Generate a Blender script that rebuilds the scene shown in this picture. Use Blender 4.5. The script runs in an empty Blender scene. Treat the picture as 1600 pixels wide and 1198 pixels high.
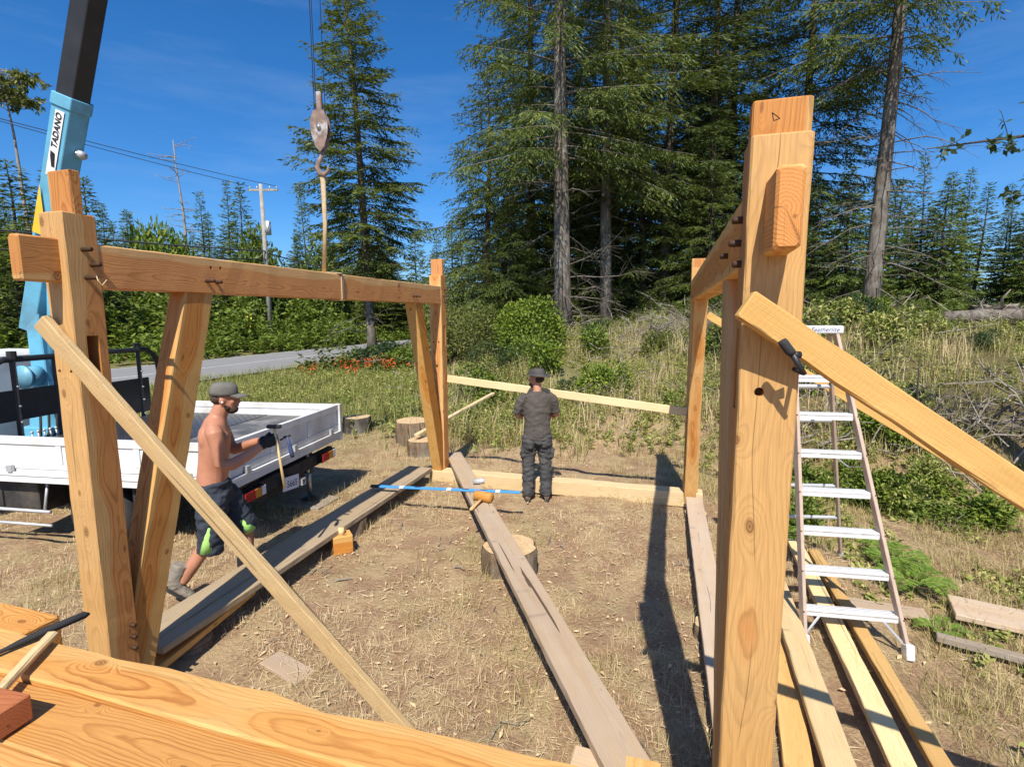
import bpy, bmesh, math, random
import numpy as np
from mathutils import Vector, Matrix

S = bpy.context.scene
C = S.collection
PI = math.pi
rad = math.radians

# ------------------------------------------------------------------ camera
CAM_H = 2.47
cd = bpy.data.cameras.new('camera'); cam = bpy.data.objects.new('camera', cd); C.objects.link(cam)
cd.sensor_width = 36; cd.lens = 826.9 / 1600 * 36; cd.clip_start = .05; cd.clip_end = 2000
cam.matrix_world = Matrix.Translation((0, 0, CAM_H)) @ Matrix.Rotation(PI / 2 - .1291, 4, 'X') @ Matrix.Rotation(-.0034, 4, 'Z')
S.camera = cam

# ------------------------------------------------------------------ sky and sun
SUN_EL, SUN_AZ = rad(51.5), rad(187.1)            # azimuth of the sun from +Y, clockwise
W = bpy.data.worlds.new('World'); S.world = W; W.use_nodes = True
nt = W.node_tree
sky = nt.nodes.new('ShaderNodeTexSky'); sky.sky_type = 'NISHITA'; sky.sun_disc = False
sky.sun_elevation = SUN_EL; sky.sun_rotation = SUN_AZ
sky.altitude = 0; sky.air_density = .9; sky.dust_density = .8; sky.ozone_density = 10
bg = nt.nodes['Background']; bg.inputs['Strength'].default_value = .097
hs = nt.nodes.new('ShaderNodeHueSaturation'); hs.inputs['Saturation'].default_value = 1.18; hs.inputs['Value'].default_value = 1.1
nt.links.new(sky.outputs[0], hs.inputs['Color']); 
# faint high cirrus streaks over the whole sky
ctc = nt.nodes.new('ShaderNodeTexCoord'); cmp_ = nt.nodes.new('ShaderNodeMapping'); cmp_.inputs['Scale'].default_value = (1.4, 1.4, 9); cmp_.inputs['Rotation'].default_value = (.1, .22, .6)
cns = nt.nodes.new('ShaderNodeTexNoise'); cns.inputs['Scale'].default_value = 1.6; cns.inputs['Detail'].default_value = 7; cns.inputs['Roughness'].default_value = .6
cmr = nt.nodes.new('ShaderNodeMapRange'); cmr.inputs[1].default_value = .5; cmr.inputs[2].default_value = .78; cmr.inputs[4].default_value = .12
cmx = nt.nodes.new('ShaderNodeMix'); cmx.data_type = 'RGBA'; cmx.inputs[7].default_value = (4.6, 5.6, 6.6, 1)
nt.links.new(ctc.outputs['Generated'], cmp_.inputs[0]); nt.links.new(cmp_.outputs[0], cns.inputs['Vector']); nt.links.new(cns.outputs[0], cmr.inputs[0])
nt.links.new(cmr.outputs[0], cmx.inputs[0]); nt.links.new(hs.outputs[0], cmx.inputs[6]); nt.links.new(cmx.outputs[2], bg.inputs['Color'])
sl = bpy.data.lights.new('sun', 'SUN'); sl.energy = 4.8; sl.angle = rad(.53); sl.color = (1, .935, .83)
sun = bpy.data.objects.new('sun', sl); C.objects.link(sun)
_d = Vector((math.sin(SUN_AZ) * math.cos(SUN_EL), math.cos(SUN_AZ) * math.cos(SUN_EL), math.sin(SUN_EL)))
sun.rotation_euler = (-_d).to_track_quat('-Z', 'Y').to_euler(); sun.location = (0, -5, 12)

S.view_settings.view_transform = 'Standard'; S.view_settings.look = 'None'
S.view_settings.exposure = .6; S.view_settings.gamma = 1
S.cycles.max_bounces = 6; S.cycles.transparent_max_bounces = 4

# ------------------------------------------------------------------ helpers
def tag(o, label=None, cat=None, group=None, kind=None):
    if label: o['label'] = label
    if cat: o['category'] = cat
    if group: o['group'] = group
    if kind: o['kind'] = kind
    return o

def empty(name, label=None, cat=None, loc=(0, 0, 0), rz=0, group=None):
    o = bpy.data.objects.new(name, None); C.objects.link(o)
    o.location = loc; o.rotation_euler = (0, 0, rz); o.empty_display_size = .1
    return tag(o, label, cat, group)

def link(name, me, mat, parent=None, mw=None, smooth=False):
    if mat is not None:
        me.materials.clear()
        for m in (mat if isinstance(mat, (list, tuple)) else [mat]): me.materials.append(m)
    o = bpy.data.objects.new(name, me); C.objects.link(o)
    if parent: o.parent = parent
    if mw is not None: o.matrix_local = mw
    if smooth and len(me.polygons):
        me.polygons.foreach_set('use_smooth', np.ones(len(me.polygons), dtype=bool))
    return o

def np_mesh(name, V, F, smooth=False):
    """V (n,3) float, F (m,k) int, one face size"""
    V = np.ascontiguousarray(V, dtype=np.float32); F = np.ascontiguousarray(F, dtype=np.int32)
    me = bpy.data.meshes.new(name)
    m, k = F.shape
    me.vertices.add(len(V)); me.vertices.foreach_set('co', V.ravel())
    me.loops.add(m * k); me.loops.foreach_set('vertex_index', F.ravel())
    me.polygons.add(m); me.polygons.foreach_set('loop_start', np.arange(0, m * k, k, dtype=np.int32))
    if smooth: me.polygons.foreach_set('use_smooth', np.ones(m, dtype=bool))
    me.update(calc_edges=True)
    return me

def copy_tree(o, parent=None):
    c = o.copy(); C.objects.link(c); c.parent = parent
    for ch in o.children: copy_tree(ch, c)
    return c

class MB:
    """collects polygons"""
    def __init__(s): s.v = []; s.f = []; s.m = []
    def add(s, vs, fs, mi=0):
        b = len(s.v); s.v += [tuple(map(float, p)) for p in vs]
        s.f += [tuple(b + i for i in f) for f in fs]; s.m += [mi] * len(fs); return s
    def box(s, x0, x1, y0, y1, z0, z1, mi=0):
        return s.add([(x0, y0, z0), (x1, y0, z0), (x1, y1, z0), (x0, y1, z0), (x0, y0, z1), (x1, y0, z1), (x1, y1, z1), (x0, y1, z1)],
                     [(0, 3, 2, 1), (4, 5, 6, 7), (0, 1, 5, 4), (1, 2, 6, 5), (2, 3, 7, 6), (3, 0, 4, 7)], mi)
    def tube(s, pts, rr, n=8, ref=None, flat=1.0, mi=0, cap=True):
        pts = [Vector(p) for p in pts]
        if not hasattr(rr, '__len__'): rr = [rr] * len(pts)
        ref = Vector(ref) if ref is not None else None
        vs = []; prev = None
        for i, p in enumerate(pts):
            t = (pts[min(i + 1, len(pts) - 1)] - pts[max(i - 1, 0)])
            t = t.normalized() if t.length > 1e-9 else Vector((0, 0, 1))
            if ref is not None: a = ref - t * ref.dot(t)
            elif prev is not None: a = prev - t * prev.dot(t)
            else:
                a = Vector((1, 0, 0)) if abs(t.x) < .9 else Vector((0, 1, 0)); a = a - t * a.dot(t)
            a.normalize(); prev = a; b = t.cross(a)
            r = rr[i]; ra, rb = (r if hasattr(r, '__len__') else (r, r * flat))
            for k in range(n):
                w = 2 * PI * k / n
                vs.append(p + a * (ra * math.cos(w)) + b * (rb * math.sin(w)))
        fs = []
        for i in range(len(pts) - 1):
            for k in range(n):
                k2 = (k + 1) % n
                fs.append((i * n + k, i * n + k2, (i + 1) * n + k2, (i + 1) * n + k))
        if cap:
            fs.append(tuple(range(n - 1, -1, -1))); m = (len(pts) - 1) * n; fs.append(tuple(m + k for k in range(n)))
        return s.add(vs, fs, mi)
    def ell(s, c, r, n=14, m=9, mi=0, rot=None):
        vs = []; fs = []
        for i in range(m + 1):
            th = PI * i / m
            for k in range(n):
                w = 2 * PI * k / n
                q = Vector((r[0] * math.sin(th) * math.cos(w), r[1] * math.sin(th) * math.sin(w), r[2] * math.cos(th)))
                if rot is not None: q = rot @ q
                vs.append(Vector(c) + q)
        for i in range(m):
            for k in range(n):
                k2 = (k + 1) % n; fs.append((i * n + k, (i + 1) * n + k, (i + 1) * n + k2, i * n + k2))
        return s.add(vs, fs, mi)
    def mesh(s, name):
        me = bpy.data.meshes.new(name); me.from_pydata(s.v, [], s.f)
        me.polygons.foreach_set('material_index', s.m); me.update(); return me
    def build(s, name, mat, parent=None, smooth=False, mw=None, bevel=0):
        me = s.mesh(name)
        if bevel:
            bm = bmesh.new(); bm.from_mesh(me)
            bmesh.ops.remove_doubles(bm, verts=bm.verts, dist=1e-5)
            bmesh.ops.bevel(bm, geom=[e for e in bm.edges if e.is_manifold and e.calc_face_angle(0) > .5], offset=bevel, segments=1, affect='EDGES')
            bm.to_mesh(me); bm.free()
        return link(name, me, mat, parent, mw, smooth)

rngT = np.random.default_rng(77)
def frame_mat(p0, p1, up=(0, 0, 1)):
    p0, p1 = Vector(p0), Vector(p1); x = (p1 - p0).normalized(); up = Vector(up)
    y = up.cross(x).normalized(); z = x.cross(y)
    M = Matrix((x, y, z)).transposed().to_4x4(); M.translation = (p0 + p1) / 2
    return M

def timber_mesh(l, w, h, b=.005, rough=.0012, seg=None, wane=0):
    """a sawn timber along local X with eased, slightly irregular edges"""
    n = seg or max(2, int(l / .12))
    xs = [-l / 2] + list(np.linspace(-l / 2 + b, l / 2 - b, n + 1)) + [l / 2]
    prof = [(-w/2+b, -h/2), (w/2-b, -h/2), (w/2, -h/2+b), (w/2, h/2-b), (w/2-b, h/2), (-w/2+b, h/2), (-w/2, h/2-b), (-w/2, -h/2+b)]
    vs = []
    lo = rngT.normal(0, 1, 9); wv = np.zeros(len(xs))
    if wane:
        wv = np.abs(sum(np.sin(np.array(xs) * (3 + 4.1 * k) + lo[k] * 3) / (1 + k) for k in range(4))) * wane
    for i, x in enumerate(xs):
        ins = b if i in (0, len(xs) - 1) else 0
        for j, (y, z) in enumerate(prof):
            yy = y - math.copysign(min(ins, abs(y)), y); zz = z - math.copysign(min(ins, abs(z)), z)
            if wane and j in (4, 3): yy -= wv[i] * (1 if j == 4 else .3); zz -= wv[i] * (.1 if j == 4 else 1.2)
            if 0 < i < len(xs) - 1: yy += rngT.normal(0, rough); zz += rngT.normal(0, rough)
            vs.append((x, yy, zz))
    fs = []
    for i in range(len(xs) - 1):
        for j in range(8): fs.append((i*8+j, i*8+(j+1) % 8, (i+1)*8+(j+1) % 8, (i+1)*8+j))
    fs.append(tuple(range(7, -1, -1))); m = (len(xs)-1)*8; fs.append(tuple(m+j for j in range(8)))
    fs = [tuple(reversed(f)) for f in fs]
    me = bpy.data.meshes.new('timber'); me.from_pydata(vs, [], fs)
    bm = bmesh.new(); bm.from_mesh(me); bmesh.ops.recalc_face_normals(bm, faces=bm.faces); bm.to_mesh(me); bm.free()
    return me

def timber(name, p0, p1, w, h, mat, parent=None, up=(0, 0, 1), **k):
    l = (Vector(p1) - Vector(p0)).length
    return link(name, timber_mesh(l, w, h, **k), mat, parent, frame_mat(p0, p1, up))

def cut(o, cutters):
    """carve holes and mortises: cutters are MB in the parent's coordinates of o"""
    tmp = []
    for c in cutters:
        me = c.mesh('cutter'); bm = bmesh.new(); bm.from_mesh(me)
        bmesh.ops.recalc_face_normals(bm, faces=bm.faces); bm.to_mesh(me); bm.free()
        co = bpy.data.objects.new('cutter', me); C.objects.link(co); co.parent = o.parent; tmp.append(co)
        md = o.modifiers.new('cut', 'BOOLEAN'); md.object = co; md.operation = 'DIFFERENCE'; md.solver = 'EXACT'
    bpy.context.view_layer.update()
    dg = bpy.context.evaluated_depsgraph_get()
    me = bpy.data.meshes.new_from_object(o.evaluated_get(dg)); o.modifiers.clear(); o.data = me
    for co in tmp: bpy.data.objects.remove(co)

def hole(p, ax, r, depth, n=12):
    p = Vector(p); ax = Vector(ax).normalized(); return MB().tube([p + ax * .02, p - ax * depth], r, n)

# ------------------------------------------------------------------ materials
MATS = {}
def newmat(name):
    m = bpy.data.materials.new(name); m.use_nodes = True; MATS[name] = m
    return m, m.node_tree, m.node_tree.nodes['Principled BSDF']
def nd(t, kind, **kw):
    n = t.nodes.new(kind)
    for k, v in kw.items(): setattr(n, k, v)
    return n
def mth(t, op, a, b=None, c=None, clamp=False):
    n = t.nodes.new('ShaderNodeMath'); n.operation = op; n.use_clamp = clamp
    for i, x in enumerate((a, b, c)):
        if x is None: continue
        if isinstance(x, (int, float)): n.inputs[i].default_value = x
        else: t.links.new(x, n.inputs[i])
    return n.outputs[0]
def mix(t, fac, a, b, mode='MIX'):
    n = t.nodes.new('ShaderNodeMix'); n.data_type = 'RGBA'; n.blend_type = mode
    for i, x in ((0, fac), (6, a), (7, b)):
        if isinstance(x, (int, float)): n.inputs[i].default_value = x
        elif isinstance(x, tuple): n.inputs[i].default_value = (*x, 1)
        else: t.links.new(x, n.inputs[i])
    return n.outputs[2]
def noise(t, vec, scale, detail=4, rough=.55):
    n = t.nodes.new('ShaderNodeTexNoise'); n.inputs['Scale'].default_value = scale
    n.inputs['Detail'].default_value = detail; n.inputs['Roughness'].default_value = rough
    if vec is not None: t.links.new(vec, n.inputs['Vector'])
    return n.outputs['Fac']
def ramp(t, fac, stops):
    n = t.nodes.new('ShaderNodeValToRGB'); t.links.new(fac, n.inputs[0])
    e = n.color_ramp.elements
    while len(e) < len(stops): e.new(.5)
    for i, (p, c) in enumerate(stops): e[i].position = p; e[i].color = (*c, 1) if len(c) == 3 else c
    return n.outputs[0]
def mapr(t, x, a, b, c=0, d=1):
    n = t.nodes.new('ShaderNodeMapRange'); t.links.new(x, n.inputs[0])
    for i, q in enumerate((a, b, c, d)): n.inputs[i + 1].default_value = q
    return n.outputs[0]
def bump(t, bs, h, strength, dist=.01):
    n = t.nodes.new('ShaderNodeBump'); n.inputs['Strength'].default_value = strength; n.inputs['Distance'].default_value = dist
    t.links.new(h, n.inputs['Height']); t.links.new(n.outputs[0], bs.inputs['Normal'])

def wood(name, early, late, ring=95, sap=None, sap_r=.118, knots=1.0, grey=0.0, rough=.62, saw=0.0, greyc=(.36, .33, .29), red=None, crack=.5):
    """timber whose growth rings, knots, fibre and checks run along the local X axis"""
    m, t, bs = newmat(name)
    tc = nd(t, 'ShaderNodeTexCoord'); oi = nd(t, 'ShaderNodeObjectInfo')
    off = nd(t, 'ShaderNodeCombineXYZ')
    t.links.new(mth(t, 'MULTIPLY', oi.outputs['Random'], 37.0), off.inputs[0])
    t.links.new(mth(t, 'MULTIPLY_ADD', oi.outputs['Random'], .08, -.04), off.inputs[1])
    t.links.new(mth(t, 'MULTIPLY_ADD', mth(t, 'FRACT', mth(t, 'MULTIPLY', oi.outputs['Random'], 7.3)), .09, -.045), off.inputs[2])
    va = nd(t, 'ShaderNodeVectorMath', operation='ADD'); t.links.new(tc.outputs['Object'], va.inputs[0]); t.links.new(off.outputs[0], va.inputs[1])
    P = va.outputs[0]
    def scaled(sx, sy, sz):
        v = nd(t, 'ShaderNodeVectorMath', operation='MULTIPLY'); t.links.new(P, v.inputs[0]); v.inputs[1].default_value = (sx, sy, sz); return v.outputs[0]
    # rings around a wandering pith that lies inside the timber
    w1 = noise(t, scaled(.8, 1.2, 1.2), 1, 2); w2 = noise(t, scaled(2.6, 6, 6), 1, 2)
    sx = nd(t, 'ShaderNodeSeparateXYZ'); t.links.new(P, sx.inputs[0])
    wy = mth(t, 'MULTIPLY_ADD', mth(t, 'SUBTRACT', w1, .5), .13, sx.outputs[1])
    wz = mth(t, 'MULTIPLY_ADD', mth(t, 'SUBTRACT', noise(t, scaled(.7, .9, .9), 1.3, 2), .5), .13, sx.outputs[2])
    r0 = mth(t, 'SQRT', mth(t, 'ADD', mth(t, 'MULTIPLY', wy, wy), mth(t, 'MULTIPLY', wz, wz)))
    ang = mth(t, 'ARCTAN2', wz, wy)
    # knots radiate from the pith to the faces
    kv = nd(t, 'ShaderNodeCombineXYZ'); t.links.new(mth(t, 'MULTIPLY', sx.outputs[0], 2.2), kv.inputs[0]); t.links.new(mth(t, 'MULTIPLY', ang, .55), kv.inputs[1])
    vo = nd(t, 'ShaderNodeTexVoronoi'); vo.feature = 'F1'; vo.voronoi_dimensions = '2D'; vo.inputs['Scale'].default_value = 1
    t.links.new(kv.outputs[0], vo.inputs['Vector'])
    ksz = nd(t, 'ShaderNodeSeparateColor'); t.links.new(vo.outputs['Color'], ksz.inputs[0])
    kd = mth(t, 'DIVIDE', vo.outputs['Distance'], mapr(t, ksz.outputs[0], 0, 1, .15, 1.0))
    kn = mapr(t, kd, .45, 0, 0, 1); kn2 = mth(t, 'MULTIPLY', kn, kn)
    r = mth(t, 'MULTIPLY_ADD', kn2, -.05 * knots, mth(t, 'MULTIPLY_ADD', noise(t, scaled(3.5, 9, 9), 1, 3), .016, r0))
    rv = mth(t, 'MULTIPLY_ADD', w2, 2.6, mth(t, 'MULTIPLY', r, ring))
    fr = mth(t, 'FRACT', rv)
    band = ramp(t, fr, [(0, (0, 0, 0)), (.5, (.12,) * 3), (.84, (1, 1, 1)), (1, (0, 0, 0))])
    fine = noise(t, scaled(5, 190, 190), 1, 3, .7); patch = noise(t, scaled(1.1, 3.5, 3.5), 1.3, 3)
    late2 = late if red is None else red
    col = mix(t, mth(t, 'MULTIPLY', band, mapr(t, patch, .3, .7, .3, 1)), early, late)
    col = mix(t, mapr(t, noise(t, scaled(.5, 7, 7), 1, 3), .46, .72, 0, .55), col, late2)
    if sap:
        col = mix(t, mapr(t, mth(t, 'MULTIPLY_ADD', w2, .03, r0), sap_r, sap_r + .014, 0, .85), col, mix(t, mth(t, 'MULTIPLY', band, .7), sap, tuple(x * .8 for x in sap)))
    col = mix(t, mapr(t, fine, .35, .7, 0, .28), col, tuple(x * .55 for x in late))
    kcore = mapr(t, kd, .10, .05, 0, .8)
    kr = mth(t, 'MULTIPLY', mapr(t, mth(t, 'SINE', mth(t, 'MULTIPLY', kd, 150)), -1, 1, .55, 1), kcore)
    col = mix(t, mth(t, 'MULTIPLY', kr, min(1, knots)), col, tuple(x * .42 for x in late))
    if grey:
        g = mapr(t, noise(t, scaled(1.4, 16, 16), 1, 4), .38, .66, grey * .45, grey)
        col = mix(t, g, col, greyc)
    # drying checks: long thin dark lines
    ck = mapr(t, noise(t, scaled(.55, 30, 30), 1, 1, .3), .735, .75, 0, crack)
    pos = mth(t, 'ABSOLUTE', mth(t, 'MULTIPLY', mth(t, 'ADD', mth(t, 'ADD', ang, 1.5), mth(t, 'MULTIPLY', mth(t, 'SUBTRACT', w1, .5), .5)), r0))
    split = mth(t, 'MULTIPLY', mapr(t, pos, .0024, .0008, 0, 1), mapr(t, noise(t, scaled(1.4, .1, .1), 1, 2), .47, .52, 0, crack))
    ck = mth(t, 'MAXIMUM', ck, split)
    col = mix(t, ck, col, (.07, .035, .015))
    hsv = nd(t, 'ShaderNodeHueSaturation'); t.links.new(col, hsv.inputs['Color'])
    t.links.new(mth(t, 'MULTIPLY_ADD', mth(t, 'FRACT', mth(t, 'MULTIPLY', oi.outputs['Random'], 3.7)), .30, .82), hsv.inputs['Value'])
    t.links.new(mth(t, 'MULTIPLY_ADD', mth(t, 'FRACT', mth(t, 'MULTIPLY', oi.outputs['Random'], 11.3)), .12, .94), hsv.inputs['Saturation'])
    t.links.new(hsv.outputs[0], bs.inputs['Base Color'])
    bs.inputs['Roughness'].default_value = rough; bs.inputs['Specular IOR Level'].default_value = .28
    hh = mth(t, 'ADD', mth(t, 'MULTIPLY', band, .25), fine)
    hh = mth(t, 'SUBTRACT', hh, mth(t, 'MULTIPLY', ck, 2.5))
    if saw:
        sw = mth(t, 'SINE', mth(t, 'MULTIPLY', mth(t, 'MULTIPLY_ADD', w2, .16, sx.outputs[0]), 310))
        hh = mth(t, 'MULTIPLY_ADD', sw, saw, hh)
    bump(t, bs, hh, .35, .0025)
    return m

wood('fir_frame', (.60, .265, .07), (.34, .112, .02), ring=95, sap_r=.12, sap=(.66, .40, .145), knots=1, red=(.54, .23, .06))
wood('fir_fresh', (.64, .325, .095), (.33, .105, .02), ring=100, sap_r=.15, sap=(.64, .385, .14), knots=1.5, red=(.60, .26, .065), crack=.15)
wood('rough_lumber', (.64, .40, .145), (.50, .27, .075), ring=140, knots=.5, saw=.16, rough=.8)
wood('tan_lumber', (.62, .45, .235), (.48, .31, .135), ring=140, knots=.5, saw=.16, rough=.85)
wood('sill_lumber', (.46, .34, .19), (.34, .23, .11), ring=120, knots=.6, grey=.5, saw=.1, rough=.85, greyc=(.36, .31, .25))
wood('pale_lumber', (.70, .535, .295), (.57, .39, .165), ring=130, knots=.6, rough=.75)
wood('weathered', (.54, .38, .22), (.36, .23, .12), ring=80, knots=.8, grey=.62, rough=.85, greyc=(.44, .37, .30), crack=.9)
wood('dark_weathered', (.36, .27, .18), (.26, .18, .11), ring=110, knots=.6, grey=.8, rough=.9, greyc=(.30, .27, .23), crack=.8)
wood('red_wood', (.46, .17, .07), (.30, .085, .035), ring=90, knots=.4, rough=.6)
wood('peg_wood', (.07, .032, .016), (.04, .02, .01), ring=200, knots=0, rough=.6)

def plain(name, col, rough=.6, metal=0, var=.15, vscale=8, dirt=None, dirt_amt=.4, bmp=0, spec=.4, coord='Object'):
    m, t, bs = newmat(name)
    tc = nd(t, 'ShaderNodeTexCoord')
    n1 = noise(t, tc.outputs[coord], vscale, 5)
    c = mix(t, mapr(t, n1, .3, .7), tuple(x * (1 - var) for x in col), tuple(min(1, x * (1 + var)) for x in col))
    if dirt:
        n2 = noise(t, tc.outputs[coord], vscale * .45, 6, .65)
        c = mix(t, mapr(t, n2, .5, .68, 0, dirt_amt), c, dirt)
    t.links.new(c, bs.inputs['Base Color'])
    bs.inputs['Roughness'].default_value = rough; bs.inputs['Metallic'].default_value = metal
    bs.inputs['Specular IOR Level'].default_value = spec
    if bmp: bump(t, bs, noise(t, tc.outputs[coord], vscale * 4, 4), bmp, .01)
    return m

def leafmat(name, cols, rough=.55, trans=.25, spec=.3):
    """each leaf or needle spray takes its own tint; thin leaves let light through"""
    m, t, bs = newmat(name)
    g = nd(t, 'ShaderNodeNewGeometry'); tc = nd(t, 'ShaderNodeTexCoord')
    f = mth(t, 'MULTIPLY_ADD', g.outputs['Random Per Island'], .6, mth(t, 'MULTIPLY', noise(t, tc.outputs['Object'], .9, 3), .4))
    c = ramp(t, f, [(i / (len(cols) - 1) * .8 + .1, q) for i, q in enumerate(cols)])
    t.links.new(c, bs.inputs['Base Color']); bs.inputs['Roughness'].default_value = rough
    bs.inputs['Specular IOR Level'].default_value = spec
    if trans:
        tr = nd(t, 'ShaderNodeBsdfTranslucent'); mx = nd(t, 'ShaderNodeMixShader'); mx.inputs[0].default_value = trans
        t.links.new(mix(t, .5, c, (.25, .3, .03), 'MIX'), tr.inputs[0])
        out = t.nodes['Material Output']
        t.links.new(bs.outputs[0], mx.inputs[1]); t.links.new(tr.outputs[0], mx.inputs[2]); t.links.new(mx.outputs[0], out.inputs[0])
    return m

def barkmat(name, c1, c2, scale=9):
    m, t, bs = newmat(name)
    tc = nd(t, 'ShaderNodeTexCoord'); v = nd(t, 'ShaderNodeVectorMath', operation='MULTIPLY')
    t.links.new(tc.outputs['Object'], v.inputs[0]); v.inputs[1].default_value = (1, 1, .22)
    n1 = noise(t, v.outputs[0], scale, 5, .7)
    c = ramp(t, n1, [(.3, c1), (.62, c2)])
    c = mix(t, mapr(t, noise(t, tc.outputs['Object'], 1.7, 3), .5, .7, 0, .5), c, (.30, .30, .26))
    t.links.new(c, bs.inputs['Base Color']); bs.inputs['Roughness'].default_value = .95; bs.inputs['Specular IOR Level'].default_value = .1
    bump(t, bs, n1, .8, .04)
    return m

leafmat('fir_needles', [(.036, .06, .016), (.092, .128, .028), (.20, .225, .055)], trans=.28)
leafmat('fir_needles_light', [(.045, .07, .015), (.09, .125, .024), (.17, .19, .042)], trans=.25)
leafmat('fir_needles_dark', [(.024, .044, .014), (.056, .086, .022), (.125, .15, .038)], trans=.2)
leafmat('far_needles', [(.05, .085, .02), (.10, .15, .03), (.19, .23, .05)], trans=.25)
leafmat('bracken', [(.06, .10, .016), (.13, .19, .028), (.24, .29, .05)], trans=.3)
leafmat('salal_leaf', [(.07, .12, .015), (.15, .22, .026), (.28, .33, .045)], trans=.3)
leafmat('dull_leaf', [(.06, .085, .02), (.13, .15, .035), (.26, .24, .07)], trans=.25)
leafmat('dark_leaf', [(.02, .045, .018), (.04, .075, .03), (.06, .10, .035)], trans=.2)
leafmat('weed_leaf', [(.10, .14, .025), (.20, .25, .05), (.38, .38, .11), (.56, .48, .21)], trans=.3)
leafmat('verge_grass', [(.08, .13, .025), (.17, .21, .045), (.33, .32, .10), (.48, .40, .18)], trans=.3)
leafmat('dry_straw', [(.36, .25, .125), (.53, .39, .21), (.66, .52, .31), (.76, .64, .44)], trans=.15)
leafmat('olive_grass', [(.16, .16, .045), (.31, .27, .09), (.45, .37, .17), (.52, .42, .21)], trans=.2)
leafmat('fern_leaf', [(.10, .18, .025), (.18, .29, .045), (.30, .40, .08)], trans=.3)
leafmat('red_flower', [(.50, .045, .015), (.62, .08, .02), (.70, .16, .05)], trans=.2)
leafmat('pink_flower', [(.48, .22, .36), (.62, .36, .50), (.7, .5, .6)], trans=.2)
barkmat('bark', (.045, .036, .028), (.21, .18, .15))
barkmat('bark_dark', (.02, .016, .013), (.09, .075, .06))
barkmat('dead_wood', (.12, .098, .076), (.36, .31, .255), 14)
barkmat('stump_bark', (.05, .034, .022), (.22, .155, .10), 16)
plain('white_paint', (.65, .655, .64), .45, var=.07, vscale=4, dirt=(.36, .31, .25), dirt_amt=.5)
plain('black_steel', (.018, .018, .020), .45, var=.3)
plain('dark_chassis', (.03, .028, .026), .8, var=.4, dirt=(.14, .11, .08), dirt_amt=.5)
plain('bed_steel', (.12, .115, .11), .55, metal=.3, var=.35, vscale=5, dirt=(.42, .40, .37), dirt_amt=.55)
plain('checker_plate', (.075, .075, .08), .38, metal=.6, var=.25)
plain('plate_tread', (.35, .35, .36), .3, metal=.8, var=.2)
plain('crane_blue', (.12, .37, .52), .45, var=.12, vscale=5, dirt=(.12, .15, .16), dirt_amt=.55)
plain('crane_yellow', (.80, .50, .04), .45, var=.08)
plain('boom_black', (.022, .023, .026), .42, var=.3, vscale=4)
plain('decal_white', (.78, .78, .77), .5, var=.03)
plain('decal_black', (.012, .012, .014), .6, var=.05)
plain('rust', (.21, .15, .12), .8, var=.35, vscale=16, dirt=(.50, .53, .56), dirt_amt=.9)
plain('rust_dark', (.13, .07, .05), .75, var=.4, vscale=16)
plain('steel', (.45, .45, .46), .35, metal=.9, var=.15)
plain('galv', (.50, .51, .52), .5, metal=.5, var=.12)
plain('alu_tread', (.80, .81, .82), .38, metal=.35, var=.06, vscale=20)
plain('ladder_rail', (.44, .34, .265), .6, var=.1, vscale=10)
plain('strap', (.50, .38, .23), .85, var=.15, vscale=30)
plain('rubber', (.025, .025, .026), .85, var=.2)
plain('red_lens', (.42, .015, .012), .25, var=.1)
plain('amber_lens', (.60, .22, .03), .25, var=.1)
plain('number_plate', (.72, .73, .74), .5, var=.05)
plain('ink_blue', (.04, .06, .14), .6, var=.05)
plain('level_blue', (.06, .28, .62), .45, var=.08)
plain('glass_dark', (.02, .022, .025), .1, var=.1)
plain('skin', (.42, .19, .115), .48, var=.17, vscale=5, spec=.35)
plain('skin_neck', (.48, .23, .145), .5, var=.08, vscale=10, spec=.35)
plain('beard', (.05, .03, .02), .9, var=.4, vscale=60)
plain('cap_cloth', (.125, .12, .108), .9, var=.14, vscale=14, bmp=.25)
plain('hat_leather', (.055, .052, .048), .75, var=.25, vscale=12)
plain('tshirt', (.078, .066, .056), .92, var=.22, vscale=9, bmp=.35)
plain('trousers', (.052, .052, .053), .92, var=.25, vscale=9, dirt=(.13, .12, .10), dirt_amt=.5, bmp=.4)
plain('shorts', (.026, .034, .048), .85, var=.3, vscale=8, bmp=.3)
plain('shorts_green', (.34, .62, .16), .8, var=.08)
plain('boot', (.17, .13, .095), .85, var=.25, vscale=16, bmp=.3)
plain('boot_grey', (.215, .19, .155), .9, var=.22, vscale=18, bmp=.4)
plain('glove', (.018, .018, .019), .85, var=.3, vscale=30)
plain('pole_wood', (.30, .28, .25), .9, var=.2, vscale=3)
plain('wire', (.05, .05, .055), .7)
plain('yellow_plastic', (.72, .55, .03), .5)
plain('end_grain', (.50, .35, .19), .85, var=.2, vscale=22)
plain('litter', (.55, .40, .23), .95, var=.3, vscale=20)

# ------------------------------------------------------------------ layout of the place (metres, camera stands over the origin)
PSI = .2898
U = Vector((math.sin(PSI), math.cos(PSI), 0)); V = Vector((math.cos(PSI), -math.sin(PSI), 0))
A = Vector((-2.4132, 2.9324, 0)); B = Vector((.7627, 1.7649, 0))
FRAME_RZ = PI / 2 - PSI                      # local x runs along U, local y along -V

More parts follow.
